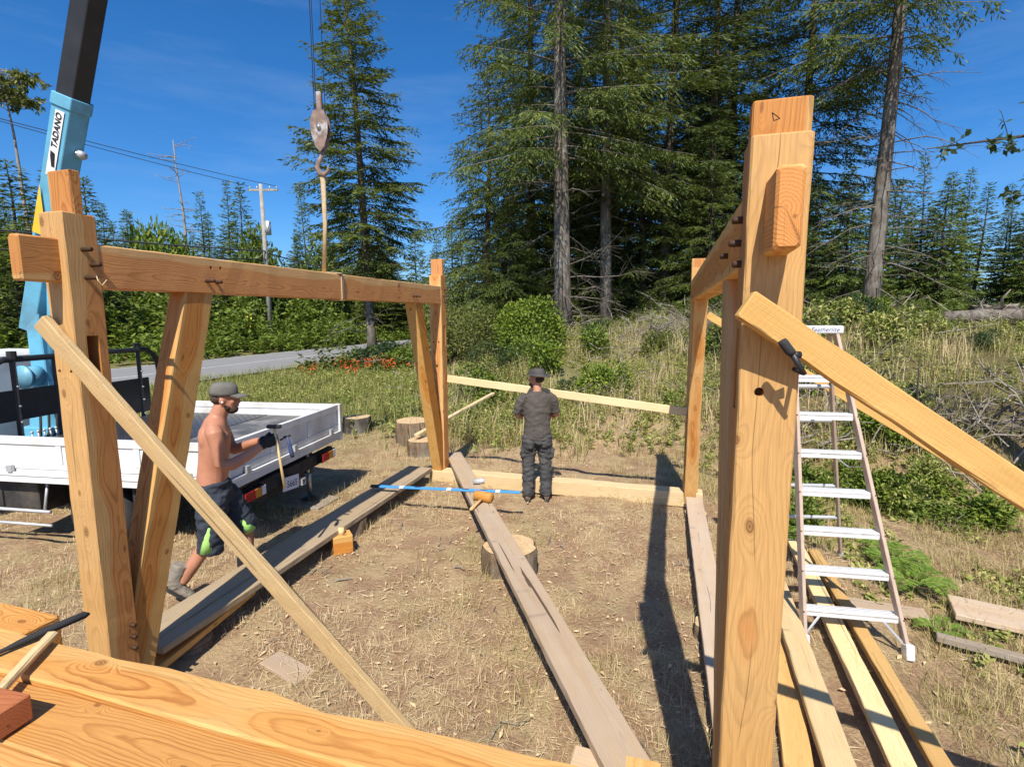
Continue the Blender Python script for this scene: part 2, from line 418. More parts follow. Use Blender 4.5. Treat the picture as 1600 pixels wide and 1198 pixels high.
def sstep(x, a, b):
    t = np.clip((np.asarray(x, float) - a) / (b - a), 0, 1); return t * t * (3 - 2 * t)
def wob(x, y, f, s):
    return np.sin(x * f + s) * np.cos(y * f * 1.13 - s * 1.7) + .5 * np.sin(x * f * 2.3 - y * f * 1.7 + s * 2.1) + .3 * np.sin(x * f * 4.1 + y * f * 3.3 + s)
def terrain(x, y):
    x = np.asarray(x, float); y = np.asarray(y, float)
    y0 = 8.8 - .62 * np.clip(x - 2.2, 0, 6.5)
    q = y - y0
    side = sstep(x, -4.5, 1.5)
    h = 1.72 * sstep(q, 0, 13.5) * side
    h = h + .35 * sstep(q, .2, 2.4) * sstep(x, 3.6, 6.5)
    near = sstep(q, -1, 2)
    road = (x - A.x) * V.x + (y - A.y) * V.y
    off = sstep(road, -13.2, -11.2) + sstep(-road, 20.5, 23)
    h = h + (.035 + .10 * near * side) * wob(x, y, .9, 1.3) * np.clip(off, 0, 1) + .014 * wob(x, y, 3.7, .4) + .008 * wob(x, y, 9.5, 1.9) * np.clip(off, 0, 1) + .25 * sstep(-road, 21, 30)
    return h
def gz(x, y): return float(terrain(x, y))

def grid(xs, ys):
    X, Y = np.meshgrid(xs, ys); n, m = X.shape
    Vv = np.stack([X, Y, terrain(X, Y)], -1).reshape(-1, 3)
    i = np.arange(n * m).reshape(n, m)
    return Vv, np.stack([i[:-1, :-1], i[:-1, 1:], i[1:, 1:], i[1:, :-1]], -1).reshape(-1, 4)
def spread(lo, hi, d, far0, far1, k=1.16):
    a = list(np.arange(lo, hi, d)); s = d
    while a[-1] < far1: s *= k; a.append(a[-1] + s)
    s = d; b = []
    q = lo
    while q > far0: s *= k; q -= s; b.append(q)
    return np.array(b[::-1] + a)
Vg, Fg = grid(spread(-7, 9, .1, -420, 420), spread(-1, 14, .1, -60, 620))
m, t, bs = newmat('ground')
tc = nd(t, 'ShaderNodeTexCoord'); P = tc.outputs['Object']
big = noise(t, P, .55, 4); mid = noise(t, P, 2.6, 5, .6); fin = noise(t, P, 34, 5, .7); fib = noise(t, P, 110, 3, .7)
soil = mix(t, fin, (.20, .125, .07), (.44, .29, .18))
straw = mix(t, fib, (.26, .18, .095), (.56, .42, .25))
c = mix(t, mapr(t, mth(t, 'ADD', mth(t, 'MULTIPLY', mid, .75), mth(t, 'MULTIPLY', fin, .25)), .46, .55), soil, straw)
c = mix(t, mapr(t, noise(t, P, 1.3, 4), .5, .68, 0, .35), c, (.25, .20, .09))
sx = nd(t, 'ShaderNodeSeparateXYZ'); t.links.new(P, sx.inputs[0])
bank = mapr(t, mth(t, 'ADD', sx.outputs[2], mth(t, 'MULTIPLY', mth(t, 'SUBTRACT', mid, .5), .5)), .18, .7)
c = mix(t, bank, c, mix(t, mid, (.075, .06, .03), (.17, .145, .065)))
verge = mapr(t, mth(t, 'MULTIPLY_ADD', sx.outputs[0], -.35, sx.outputs[1]), 9.6, 12.5)
c = mix(t, verge, c, mix(t, mid, (.10, .105, .035), (.24, .21, .09)))
t.links.new(c, bs.inputs['Base Color']); bs.inputs['Roughness'].default_value = .97; bs.inputs['Specular IOR Level'].default_value = .1
bump(t, bs, mth(t, 'ADD', mth(t, 'MULTIPLY', mid, 2.0), mth(t, 'ADD', fin, mth(t, 'MULTIPLY', fib, .35))), .9, .03)
g = link('ground', np_mesh('ground', Vg, Fg, True), MATS['ground']); tag(g, 'trampled dry grass and bare brown soil of the clearing', kind='structure')

# road: a straight two-lane country road that runs parallel to the timber frames
m, t, bs = newmat('asphalt')
tc = nd(t, 'ShaderNodeTexCoord'); P = tc.outputs['Object']
c = mix(t, noise(t, P, 60, 4, .8), (.155, .155, .158), (.235, .233, .23))
c = mix(t, mapr(t, noise(t, P, .8, 4), .45, .7, 0, .5), c, (.24, .235, .225))
t.links.new(c, bs.inputs['Base Color']); bs.inputs['Roughness'].default_value = .9
plain('road_paint', (.55, .55, .53), .8, var=.2, vscale=20, dirt=(.22, .22, .22), dirt_amt=.8)
R0 = Vector((-11.5, 20.1, 0))
def strip(name, v0, v1, s0, s1, z, mat, n=60):
    Vs = []; 
    for i in range(n + 1):
        s = s0 + (s1 - s0) * i / n
        for v in (v0, v1):
            p = R0 + U * s + V * v; Vs.append((p.x, p.y, z))
    F = [(2*i, 2*i+1, 2*i+3, 2*i+2) for i in range(n)]
    return link(name, np_mesh(name, np.array(Vs), np.array(F)), MATS[mat])
o = strip('road', -7.7, 0, -60, 140, .075, 'asphalt'); tag(o, 'grey asphalt country road passing behind the crane truck', kind='structure')
o2 = strip('lane_line', -3.9, -3.79, -60, 140, .079, 'road_paint'); o2.parent = o
o3 = strip('edge_line', -7.5, -7.4, -60, 140, .079, 'road_paint'); o3.parent = o

# ------------------------------------------------------------------ timber frames
Wd = .18
def peg(parent, p, ax, l=.06, r=.0125):
    ax = Vector(ax).normalized(); p = Vector(p)
    return MB().tube([p - ax * .03, p + ax * (l - .004), p + ax * l], [r, r, r * .7], 10).build('peg', MATS['peg_wood'], parent, True)

def make_frame(label, origin, L, sgn, tz, ts):
    """sgn +1: members lie on the +y side of the local x axis, -1: on the -y side; the inner face is y=0"""
    root = empty('timber_frame', label, 'timber frame', origin, FRAME_RZ)
    M = MATS['fir_frame']; yc = sgn * Wd / 2
    posts = []
    for s0, zb in ((0, .17), (L, .2)):
        pmesh = timber_mesh(3.032 - zb, Wd, Wd, b=.006)
        po = link('post', pmesh, M, root, frame_mat((s0 + Wd/2, yc, zb), (s0 + Wd/2, yc, 3.032), (1, 0, 0)))
        posts.append(po)
        mp = frame_mat((s0 + Wd/2, yc, zb), (s0 + Wd/2, yc, 3.032), (1, 0, 0)); tc_ = s0 + (ts[0] + ts[1]) / 2; mt_ = frame_mat((tc_, yc, 2.99), (tc_, yc, tz), (1, 0, 0))
        link('post_tenon', timber_mesh(tz - 2.99, Wd - .004, ts[1] - ts[0]), M, po, mp.inverted() @ mt_)
    yb = sgn * (.002 + .078)
    beam = timber('tie_beam', (Wd - .01, yb, 2.751), (L + .01, yb, 2.751), .156, .247, M, root, b=.006)
    bt = timber('through_tenon', (-.19, yc - sgn * .003, 2.772), (Wd, yc - sgn * .003, 2.772), .076, .236, M, root, b=.009)
    for a, b in (((.865, 2.66), (.10, -.02)), ((L + Wd - .865, 2.66), (L + Wd - .11, .06))):
        d = Vector((b[0] - a[0], 0, b[1] - a[1])).normalized()
        st = timber('strut', (a[0], sgn * .085, a[1]), (b[0], sgn * .085, b[1]), .142, .222, M, root, up=(d.z, 0, -d.x), b=.005)
    return root, posts, beam

LF, lposts, lbeam = make_frame('pegged timber frame held by the crane strap beside the truck', A, 4.914, 1, 3.262, (.066, .118))
RF, rposts, rbeam = make_frame('tall pegged timber frame beside the aluminium stepladder', B, 5.057, -1, 3.145, (.03, .10))
cut(lposts[0], [MB().box(.062, .128, -.05, .12, 2.09, 2.36), hole((0, .149, 2.162), (-1, 0, 0), .011, .09), hole((0, .059, 2.161), (-1, 0, 0), .011, .09)])
cut(lposts[1], [MB().box(4.914 + .07, 4.914 + .13, -.05, .1, 2.03, 2.32), hole((4.914, .13, 2.08), (-1, 0, 0), .012, .09), hole((4.914, .05, 2.08), (-1, 0, 0), .012, .09)])
cut(lbeam, [hole((s, 0, z), (0, -1, 0), .012, .08) for s, z in ((.954, 2.81), (1.039, 2.813), (4.06, 2.802), (4.15, 2.8))])
cut(rposts[0], [MB().box(.07, .135, -.1, .05, 2.14, 2.42), hole((0, -.064, 2.212), (-1, 0, 0), .0155, .12)])
for s, z, l in ((.089, 2.837, .07), (.129, 2.757, .07), (.094, 2.683, .085), (.907, 2.713, .07), (.99, 2.709, .05), (.137, .576, .045), (.137, .499, .045), (.134, .428, .045),
                (4.06, 2.71, .06), (4.15, 2.71, .06), (5.03, 2.83, .06), (5.0, 2.74, .06), (5.03, 2.66, .06)):
    peg(LF, (s, 0, z), (0, -1, 0), l)
for s, z, l in ((.12, 2.79, .035), (.14, 2.715, .04), (.10, 2.64, .03), (.62, 2.72, .03)):
    peg(RF, (s, 0, z), (0, 1, 0), l)
# a curl of split fibre left on the lowest peg of the near post
MB().tube([(.09, -.085, 2.69), (.085, -.10, 2.665), (.10, -.105, 2.64), (.125, -.11, 2.672)], .004, 5, flat=.4).build('peg_splinter', MATS['pale_lumber'], LF)
# pencilled triangle on the upper end of the near right post
for a, b in (((-.06, 3.103), (-.084, 3.083)), ((-.084, 3.083), (-.066, 3.078)), ((-.066, 3.078), (-.06, 3.103))):
    MB().tube([(.0295, a[0], a[1]), (.0295, b[0], b[1])], .0012, 4).build('pencil_line', MATS['decal_black'], RF)

# ------------------------------------------------------------------ boards, braces, planks
def W_(s, v, z, O=A): p = O + U * s + V * v; return Vector((p.x, p.y, z))
def board(name, label, p0, p1, w, h, mat, up=(0, 0, 1), group=None, cat='board', **k):
    o = timber(name, p0, p1, w, h, MATS[mat], None, up, **k); return tag(o, label, cat, group)
G0 = B + U * 5.057
F0 = A + U * 4.914
n_u = -U
board('brace_board', 'pale rough-sawn brace slanting from the near left post to the ground', W_(-.052, -.165, 2.445), W_(.42, 1.76, .0), .044, .100, 'tan_lumber',
      up=Vector((.69 * V.x, .69 * V.y, .73)), cat='brace')
board('brace_board', 'wide yellow brace clamped to the near right post', Vector((.726, 1.672, 2.501)), Vector((4.47, 1.40, .0)), .036, .096, 'rough_lumber', up=(.53, 0, .84), cat='brace')
sb_ = timber('spacer_block', W_(-.062, .05, 2.44, B), W_(-.062, .13, 2.44, B), .066, .05, MATS['rough_lumber'], RF); sb_.matrix_local = (Matrix.Translation(B) @ Matrix.Rotation(FRAME_RZ, 4, 'Z')).inverted() @ frame_mat(W_(-.034, .05, 2.455, B), W_(-.034, .125, 2.42, B))
board('brace_board', 'thinner brace slanting down from the far right post behind the stepladder', W_(.0, .203, 2.46, G0), W_(-.05, 4.1, .06, G0), .036, .088, 'rough_lumber', up=(.5, -.15, .85), cat='brace')
board('cross_board', 'narrow board nailed level between the two far posts', W_(.13, .022, 1.54, F0), W_(-.02, .01, 1.245, G0), .036, .105, 'pale_lumber', cat='board')
board('ground_brace', 'pale board running from the cut logs up the weedy bank behind the far left post', Vector((-1.72, 9.3, .33)), Vector((-.45, 12.6, gz(-.45, 12.6) + .35)), .09, .05, 'pale_lumber')
board('sill_plank', 'long plank lying in the shadow under the left frame', W_(.40, -.285, .205), W_(4.77, -.33, .225), .39, .055, 'sill_lumber')
board('sill_plank', 'lower plank end sticking out beneath the shaded plank by the near left post', W_(.25, -.17, .095), W_(1.35, -.30, .115), .20, .05, 'fir_frame')
board('base_timber', 'thick pale timber under the two far posts', W_(4.78 + .13, -.19, .1), W_(4.78 + .13, 3.62, .1), .22, .19, 'pale_lumber', cat='timber', wane=.006)
board('weathered_plank', 'long grey-brown plank crossing the middle of the clearing on a log', Vector((-.93, 8.15, .29)), Vector((.63, 2.0, .29)), .235, .058, 'weathered')
board('sill_plank', 'greyed plank along the foot of the right frame', W_(4.92, .13, .15, B), W_(.35, .19, .12, B), .2, .055, 'weathered')
# boards on the right
def gb(label, x0, y0, x1, y1, w, h, z, mat): board('lumber_board', label, Vector((x0, y0, z)), Vector((x1, y1, z)), w, h, mat)
gb('white-looking bright board nearest the tall right post', 2.42, 4.75, 1.55, 2.05, .155, .05, .16, 'pale_lumber')
gb('pale board lying under the stepladder, middle one of three', 2.93, 5.25, 1.96, 2.25, .13, .05, .12, 'pale_lumber')
gb('orange-tan board lying farthest from the tall right post', 3.02, 5.05, 2.12, 2.05, .10, .05, .10, 'rough_lumber')
gb('orange board end tucked under the bright board', 2.0, 3.7, 1.42, 2.3, .15, .045, .085, 'rough_lumber')
gb('broad weathered slab lying in the ferns right of the stepladder', 3.62, 4.10, 4.9, 3.35, .36, .045, .07, 'weathered')
gb('grey weathered rail lying in front of the broad slab', 3.20, 3.72, 4.3, 2.98, .07, .05, .05, 'dark_weathered')
gb('small grey slab tip behind the ladder foot', 2.75, 4.22, 3.35, 4.0, .16, .03, .05, 'weathered')
gb('brown wood scrap lying in the dirt under the left brace', -1.75, 3.52, -1.40, 3.30, .16, .03, .03, 'weathered')
gb('short grey offcut under the near end of the middle plank', .30, 2.42, .62, 2.30, .14, .05, .235, 'weathered')

def log_round(label, x, y, r, h, mat='stump_bark', sq=1.0, group=None):
    root = empty('log_round', label, 'log', (x, y, gz(x, y) - .02), 0, group)
    rg = np.random.default_rng(int(abs(x * 100 + y * 10))); n = 26
    ph = rg.uniform(0, 6, 4); R = [r * (1 + .05 * math.sin(3 * k / n * 2 * PI + ph[0]) + .03 * math.sin(7 * k / n * 2 * PI + ph[1]) + rg.normal(0, .012)) for k in range(n)]
    vs = []; zs = (0, h * .3, h * .65, h - .012, h)
    for j, z in enumerate(zs):
        for k in range(n):
            w = 2 * PI * k / n; q = R[k] * (1.06 - .04 * j / 4 + rg.normal(0, .008)) * (.975 if j == 4 else 1); vs.append((q * math.cos(w), q * sq * math.sin(w), z))
    fs = [(j*n+k, j*n+(k+1) % n, (j+1)*n+(k+1) % n, (j+1)*n+k) for j in range(4) for k in range(n)]
    mb = MB(); mb.add(vs, fs); mb.add([vs[k] for k in range(n)], [tuple(range(n-1, -1, -1))]); mb.build('bark', MATS[mat], root, True)
    t2 = [(x_*.985, y_*.985, h + .003) for x_, y_, _ in vs[4*n:]]
    MB().add(t2, [tuple(range(n))]).build('cut_face', MATS['end_grain'], root)
    return root
log_round('dark charred log round standing alone beside the truck tail', -3.25, 10.9, .27, .34, 'bark_dark')
log_round('tall cut log standing behind the far left post', -1.92, 10.1, .34, .42)
log_round('low pale log round in front of the taller cut log', -1.62, 9.35, .26, .29)
log_round('log round carrying the middle of the weathered plank', -.02, 4.95, .26, .255)
log_round('log round under the near end of the weathered plank', .62, 2.18, .2, .25)
log_round('log round under the near left post', A.x + .0, A.y + .12, .2, .185)
log_round('split log under the near right post', B.x + .18, B.y + .1, .25, .185)
log_round('short log under the middle of the left plank', *W_(2.9, -.27, 0)[:2], .16, .19)
log_round('short log under the near end of the left plank', *W_(.75, -.24, 0)[:2], .14, .07)
log_round('short log under the far end of the right sill plank', *W_(4.6, .14, 0, B)[:2], .13, .12)
log_round('short log under the middle of the right sill plank', *W_(2.2, .16, 0, B)[:2], .13, .115)
# block with a peg standing beside the left plank
bk = empty('wood_block', 'small square wood block with a short peg on top beside the left plank', 'wood block', (-1.80, 5.32, gz(-1.8, 5.32)), .5)
MB().box(-.1, .1, -.085, .085, 0, .19).build('block', MATS['fir_frame'], bk, bevel=.006)
MB().tube([(0, 0, .18), (0, 0, .26)], [.036, .03], 10).build('peg', MATS['pale_lumber'], bk, True)
# stake on the bank
sk = board('stake', 'short square stake driven into the bank behind the clamped brace', Vector((6.2, 6.55, gz(6.2, 6.55) - .2)), Vector((6.2, 6.55, gz(6.2, 6.55) + .42)), .06, .06, 'pale_lumber', up=(1, .2, 0), cat='stake')

# foreground timbers on trestles
FZ = 1.1
fo = Vector((-1.25, 1.90, 0))
def fg(label, back, w, z, x0, x1, mat='fir_fresh', h=.2, **k):
    c0 = fo - U * (back + w / 2)
    p0 = c0 + V * x0; p1 = c0 + V * x1
    return board('stacked_timber', label, Vector((p0.x, p0.y, z - h / 2)), Vector((p1.x, p1.y, z - h / 2)), w, h, mat, cat='timber', b=.008, **k)
fg('foreground timber with wavy edge nearest the brace foot', 0, .205, FZ, -2.2, 2.6, wane=.016)
fg('planed foreground timber under the wooden hammer handle', .209, .225, FZ - .016, -1.8, 2.4)
fg('foreground timber at the lower left corner of the stack', .438, .22, FZ - .02, -2.2, 2.2)
fg('short timber end behind the stack under the black hammer', -.17, .165, FZ - .03, -2.4, -.98, h=.16)
for k, vx in enumerate((-1.6, 1.7)):
    tr = empty('trestle', ('trestle under the left end of the foreground timbers', 'trestle under the right end of the foreground timbers')[k], 'trestle', fo + V * vx - U * .3, FRAME_RZ)
    MB().box(-.62, .62, -.06, .06, FZ - .33, FZ - .222).build('rail', MATS['rough_lumber'], tr)
    for sx_ in (-1, 1):
        for sy in (-1, 1):
            MB().tube([(sx_ * .48, sy * .05, FZ - .3), (sx_ * .55, sy * .32, -.02)], .045, 4).build('leg', MATS['rough_lumber'], tr)

# ------------------------------------------------------------------ text
def text_mesh(s, size=1, shear=0, bold=.0, extrude=.0):
    cu = bpy.data.curves.new('txt', 'FONT'); cu.body = s; cu.size = size; cu.shear = shear; cu.offset = bold; cu.extrude = extrude
    cu.align_x = 'CENTER'; cu.align_y = 'CENTER'; cu.resolution_u = 3
    o = bpy.data.objects.new('txt', cu); C.objects.link(o)
    bpy.context.view_layer.update()
    me = bpy.data.meshes.new_from_object(o.evaluated_get(bpy.context.evaluated_depsgraph_get()))
    bpy.data.objects.remove(o); bpy.data.curves.remove(cu)
    return me
def basis(x, y, o):
    x = Vector(x).normalized(); y = Vector(y); y = (y - x * y.dot(x)).normalized(); z = x.cross(y)
    M = Matrix((x, y, z)).transposed().to_4x4(); M.translation = Vector(o); return M

# ------------------------------------------------------------------ tools
# joiner's mallet at the lower left of the stack
mm = empty('wooden_mallet', 'wooden mallet with reddish block head lying on the foreground timbers', 'mallet', (-1.74, 1.63, FZ))
hd = MB().box(-.075, .075, -.055, .055, -.005, .088).build('mallet_head', MATS['red_wood'], mm, bevel=.005); hd.rotation_euler = (0, 0, -.25)
timber('handle', (-.09, .06, .035), (-.225, .475, .028), .04, .028, MATS['pale_lumber'], mm, b=.008)
hm = empty('black_hammer', 'black rubber-gripped hammer lying behind the wooden mallet', 'hammer', (-2.04, 2.06, FZ))
MB().tube([(.105, .205, .022), (.095, .19, .026), (.02, .06, .024), (-.02, -.01, .02), (-.04, -.05, .018), (-.12, -.20, .018)], [.006, .02, .021, .016, .011, .011], 10, flat=.8).build('grip', MATS['rubber'], hm, True)
MB().tube([(-.155, -.18, .018), (-.075, -.235, .018)], [.018, .017], 10).build('hammer_head', MATS['steel'], hm, True)

# clamp on the right brace
cl = empty('clamp', 'black trigger clamp holding the wide brace to the near right post', 'clamp', (0, 0, 0))
q0 = W_(-.125, .102, 2.375, B)
ex, ez = V, Vector((0, 0, 1))
def cp(a, b, c=0): return q0 + ex * a + ez * b - U * c
MB().tube([cp(-.002, .015), cp(.004, .006), cp(.022, -.018), cp(.03, -.026)], [.0125, .0145, .0145, .0125], 12).build('grip', MATS['rubber'], cl, True)
MB().tube([cp(.026, -.02), cp(.05, -.06), cp(.068, -.088)], [.0105, .0095, .007], 8, flat=.8).build('bar', MATS['black_steel'], cl, True)
MB().tube([cp(.062, -.084), cp(.062, -.084, -.26)], .007, 6).build('rod', MATS['black_steel'], cl, True)
MB().tube([cp(.03, -.03, -.012), cp(.055, -.03, -.02)], [.01, .012], 8).build('jaw', MATS['black_steel'], cl, True)

# spirit level
lv = empty('spirit_level', 'long bright blue spirit level lying across the plank and left sill', 'spirit level', (0, 0, 0))
La, Lb = Vector((-1.80, 6.51, .318)), Vector((.10, 6.165, .345))
for nm, k0, k1, w, h, mt in (('body', .06, 1, .05, .022, 'level_blue'), ('end_cap', 0, .062, .056, .026, 'black_steel')):
    timber(nm, La.lerp(Lb, k0), La.lerp(Lb, k1), w, h, MATS[mt], lv, b=.003, rough=0)
for k in (.2, .52, .84):
    timber('vial_window', La.lerp(Lb, k) + Vector((0, 0, .003)), La.lerp(Lb, k + .03) + Vector((0, 0, .003)), .052, .022, MATS['decal_white'], lv, b=.003, rough=0)
for k in (.3, .62, .74):
    timber('hand_hold', La.lerp(Lb, k) + Vector((0, 0, .002)), La.lerp(Lb, k + .045) + Vector((0, 0, .002)), .03, .022, MATS['black_steel'], lv, b=.003, rough=0)

# wooden mallet on the plank
wm = empty('carpenter_mallet', 'round-headed wooden mallet lying on the weathered plank by the level', 'mallet', (-.335, 5.93, .322), -.5)
MB().tube([(-.115, 0, .055), (-.10, 0, .055), (.10, 0, .055), (.115, 0, .055)], [.045, .06, .06, .045], 14).build('mallet_head', MATS['fir_fresh'], wm, True)
MB().tube([(0, 0, .045), (.02, -.18, .03), (.035, -.30, .018), (.04, -.345, .018)], [.017, .016, .021, .012], 10).build('handle', MATS['fir_frame'], wm, True)
cupm = empty('metal_can', 'small grey metal cylinder lying on the weathered plank beyond the level', 'can', (-.43, 6.55, .322), .2)
MB().tube([(-.07, 0, .04), (.06, 0, .04), (.07, 0, .04)], [.03, .04, .037], 12).build('can_body', MATS['galv'], cupm, True)

# ------------------------------------------------------------------ stepladder
ld = empty('stepladder', 'aluminium stepladder with tan rails standing behind the right brace', 'ladder', (2.5, 3.9, 0))
O = ld.location
def lp(p): return Vector(p) - O
FL0, FR0 = Vector((2.17, 3.66, .03)), Vector((2.85, 3.535, .03)); TL, TR = Vector((2.24, 4.23, 2.33)), Vector((2.545, 4.18, 2.33))
RL0, RR0 = Vector((2.62, 5.16, .05)), Vector((3.30, 5.06, .07)); TLb, TRb = Vector((2.27, 4.31, 2.31)), Vector((2.545, 4.265, 2.31))
def rail(name, a, b, w=.026, h=.062, mt='ladder_rail', up=None):
    a, b = lp(a), lp(b); return timber(name, a, b, w, h, MATS[mt], ld, up=up or (0, 1, .3), b=.003, rough=0)
for a, b in ((FL0, TL), (FR0, TR)): rail('front_rail', a, b)
for a, b in ((RL0, TLb), (RR0, TRb)): rail('rear_rail', a, b, .022, .045)
side = (FR0 - FL0).normalized()
for k in range(1, 8):
    f_ = .105 + (k - 1) * .1235
    a, b = FL0.lerp(TL, f_) + side * .012, FR0.lerp(TR, f_) - side * .012
    bk_ = Vector((-side.y, side.x, 0)) * .03
    tr = timber('tread', lp(a) + bk_, lp(b) + bk_, .085, .024, MATS['alu_tread'], ld, b=.003, rough=0)
    for e in (.25, .5, .75):
        rb = MB().box(-(b - a).length / 2, (b - a).length / 2, -.0425 + .085 * e - .004, -.0425 + .085 * e + .004, .012, .0145).build('tread_rib', MATS['galv'], tr)
    lipm = MB().box(-(b - a).length / 2, (b - a).length / 2, -.0425, -.036, -.036, .0).build('tread_lip', MATS['alu_tread'], tr)
    for a_, r0 in ((a, -.02), (b, .02)):
        for dz in (0, -.022):
            MB().tube([lp(a_) + side * r0 + Vector((0, -.036, dz)), lp(a_) + side * r0 + Vector((0, -.028, dz))], .006, 8).build('rivet', MATS['rust_dark'], ld)
for f_ in (.2, .36, .5, .66, .8):
    a, b = RL0.lerp(TLb, f_), RR0.lerp(TRb, f_)
    MB().tube([lp(a), lp(b)], .013, 8, flat=1.4).build('rear_bar', MATS['galv'], ld)
for s_ in (0, 1):
    base = (FL0, FR0)[s_]; top = (TL, TR)[s_]; d_ = side if s_ == 0 else -side
    MB().tube([lp(base.lerp(top, .03)) + d_ * .012, lp(base.lerp(top, .10)) + d_ * .13], .010, 6, flat=.5).build('knee_brace', MATS['galv'], ld)
    MB().box(-.028, .028, -.04, .04, -.055, .055).build('foot', MATS['alu_tread'], ld, mw=Matrix.Translation(lp(base) + Vector((0, 0, .025))) @ Matrix.Rotation(-.19, 4, 'Z') @ Matrix.Rotation(-.24, 4, 'X'), bevel=.006)
    MB().box(-.02, .02, -.03, .03, -.04, .03).build('foot', MATS['galv'], ld, mw=Matrix.Translation(lp((RL0, RR0)[s_])) @ Matrix.Rotation(-.19, 4, 'Z'), bevel=.005)
    a = base.lerp(top, .56); b = (RL0, RR0)[s_].lerp((TLb, TRb)[s_], .50); mdp = (a + b) / 2 + Vector((0, 0, -.05))
    MB().tube([lp(a), lp(mdp), lp(b)], .008, 6, flat=.5).build('spreader', MATS['galv'], ld)
capc = (TL + TR + TLb + TRb) / 4 + Vector((0, 0, .025))
cp_ = MB().box(-.20, .20, -.085, .085, -.03, .03).build('top_cap', MATS['alu_tread'], ld, mw=Matrix.Translation(lp(capc)) @ Matrix.Rotation(-.165, 4, 'Z'), bevel=.008)
tx = link('lettering', text_mesh('Featherlite', .048, .35), MATS['ink_blue'], cp_, basis((1, 0, 0), (0, 0, 1), (.06, -.0865, 0)))

# ------------------------------------------------------------------ crane truck (local x points to the tail, y to the far side)
TRK = Vector((-2.83, 5.05, 0)); tx_ = Vector((.988, -.155, 0)); ty_ = Vector((.155, .988, 0))
truck = empty('crane_truck', 'white flatbed truck with light blue crane and telescopic boom', 'truck', TRK, math.atan2(tx_.y, tx_.x))
TI = (Matrix.Translation(TRK) @ Matrix.Rotation(math.atan2(tx_.y, tx_.x), 4, 'Z')).inverted()
BL, BW = 2.78, 2.33
MW, MK = MATS['white_paint'], MATS['black_steel']
fl = MB().box(-BL, -.03, .03, BW - .03, .98, 1.055).build('bed_floor', MATS['bed_steel'], truck)
MB().box(-BL + .01, -1.05, .04, BW - .04, 1.0555, 1.061).build('checker_plate', MATS['checker_plate'], fl)
tm = MB(); rg = np.random.default_rng(3)
for i in range(34):
    for j in range(44):
        x = -BL + .05 + i * .05; y = .08 + j * .05; a = .4 if (i + j) % 2 else -1.1
        dx, dy = .015 * math.cos(a), .015 * math.sin(a); ex_, ey_ = -.004 * math.sin(a), .004 * math.cos(a)
        tm.add([(x-dx, y-dy, 1.0615), (x+ex_, y+ey_, 1.064), (x+dx, y+dy, 1.0615), (x-ex_, y-ey_, 1.064)], [(0, 3, 2, 1)])
o = tm.build('plate_tread', MATS['plate_tread'], fl); o['kind'] = 'stuff'
def panel(name, x0, x1, y, outward, axis='x', z0=.86, z1=1.225):
    """dropside: pressed sheet with rails; runs along local x (or y) at the given offset"""
    mb = MB(); w = .025; 
    def bx(a0, a1, d0, d1, za, zb):
        d0, d1 = sorted((y + outward * d0, y + outward * d1))
        if axis == 'x': mb.box(a0, a1, d0, d1, za, zb)
        else: mb.box(d0, d1, a0, a1, za, zb)
    bx(x0, x1, -.012, .012, z0, z1)
    bx(x0, x1, -.02, .028, z1 - .075, z1 + .004)
    bx(x0, x1, .0125, .022, z0 + .03, z0 + .085)
    n = 3
    for k in range(n + 1):
        xx = x0 + (x1 - x0) * k / n; a0, a1 = max(x0, xx - .035), min(x1, xx + .035)
        bx(a0, a1, .0125, .0245, z0 + .088, z1 - .078)
    o = mb.build(name, MW, truck, bevel=.003)
    m2 = MB(); mb = m2
    bx(x0, x1, -.035, .04, z0 - .115, z0 - .045)
    bx(x0, x1, -.03, .05, z0 - .042, z0 - .004)
    m2.build('side_rail', MW, truck, bevel=.003)
    for k in range(3):
        xx = x0 + (x1 - x0) * (.12 + .38 * k); mb = MB()
        d0, d1 = sorted((y + outward * .03, y + outward * .065))
        (mb.box(xx - .03, xx + .03, d0, d1, z0 + .0, z0 + .07) if axis == 'x' else mb.box(d0, d1, xx - .03, xx + .03, z0 + .0, z0 + .07))
        mb.build('latch', MATS['galv'], o)
    return o
panel('dropside', -BL, -.035, 0, -1); panel('dropside', -BL, -.035, BW, 1)
panel('tailgate', .0, BW, 0, 1, 'y')
for y in (-.01, BW + .01): MB().box(-.03, .05, y - .03, y + .03, .72, 1.235).build('corner_post', MW, truck, bevel=.004)
# chassis
MB().box(-3.9, -.25, .72, .82, .52, .78).build('chassis_rail', MATS['dark_chassis'], truck)
MB().box(-3.9, -.25, 1.5, 1.6, .52, .78).build('chassis_rail', MATS['dark_chassis'], truck)
for x in (-2.5, -1.9, -1.3, -.7, -.15): MB().box(x - .04, x + .04, .06, BW - .06, .785, .975).build('cross_member', MATS['dark_chassis'], truck)
MB().box(-.10, -.03, .12, BW - .12, .50, .66).build('rear_bumper', MATS['dark_chassis'], truck, bevel=.01)
MB().box(-.55, -.12, .7, 1.62, .38, .70).build('tow_frame', MATS['dark_chassis'], truck)
def wheel(x, y, r=.37, w=.22):
    wo = MB().tube([(x, y - w/2, r), (x, y - w/2 + .03, r), (x, y + w/2 - .03, r), (x, y + w/2, r)], [r - .05, r, r, r - .05], 28).build('wheel', MATS['rubber'], truck, True)
    MB().tube([(x, y - w/2 - .004, r), (x, y - w/2 + .06, r)], [.2, .17], 20).build('rim', MATS['galv'], wo, True)
    MB().tube([(x, y - w/2 - .03, r), (x, y - w/2 + .05, r)], [.06, .075], 12).build('hub', MATS['dark_chassis'], wo, True)
for y in (.16, BW - .16): wheel(-1.55, y); wheel(-4.6, y)
MB().tube([(-1.55, .2, .37), (-1.55, BW - .2, .37)], .07, 10).build('axle', MATS['dark_chassis'], truck, True)
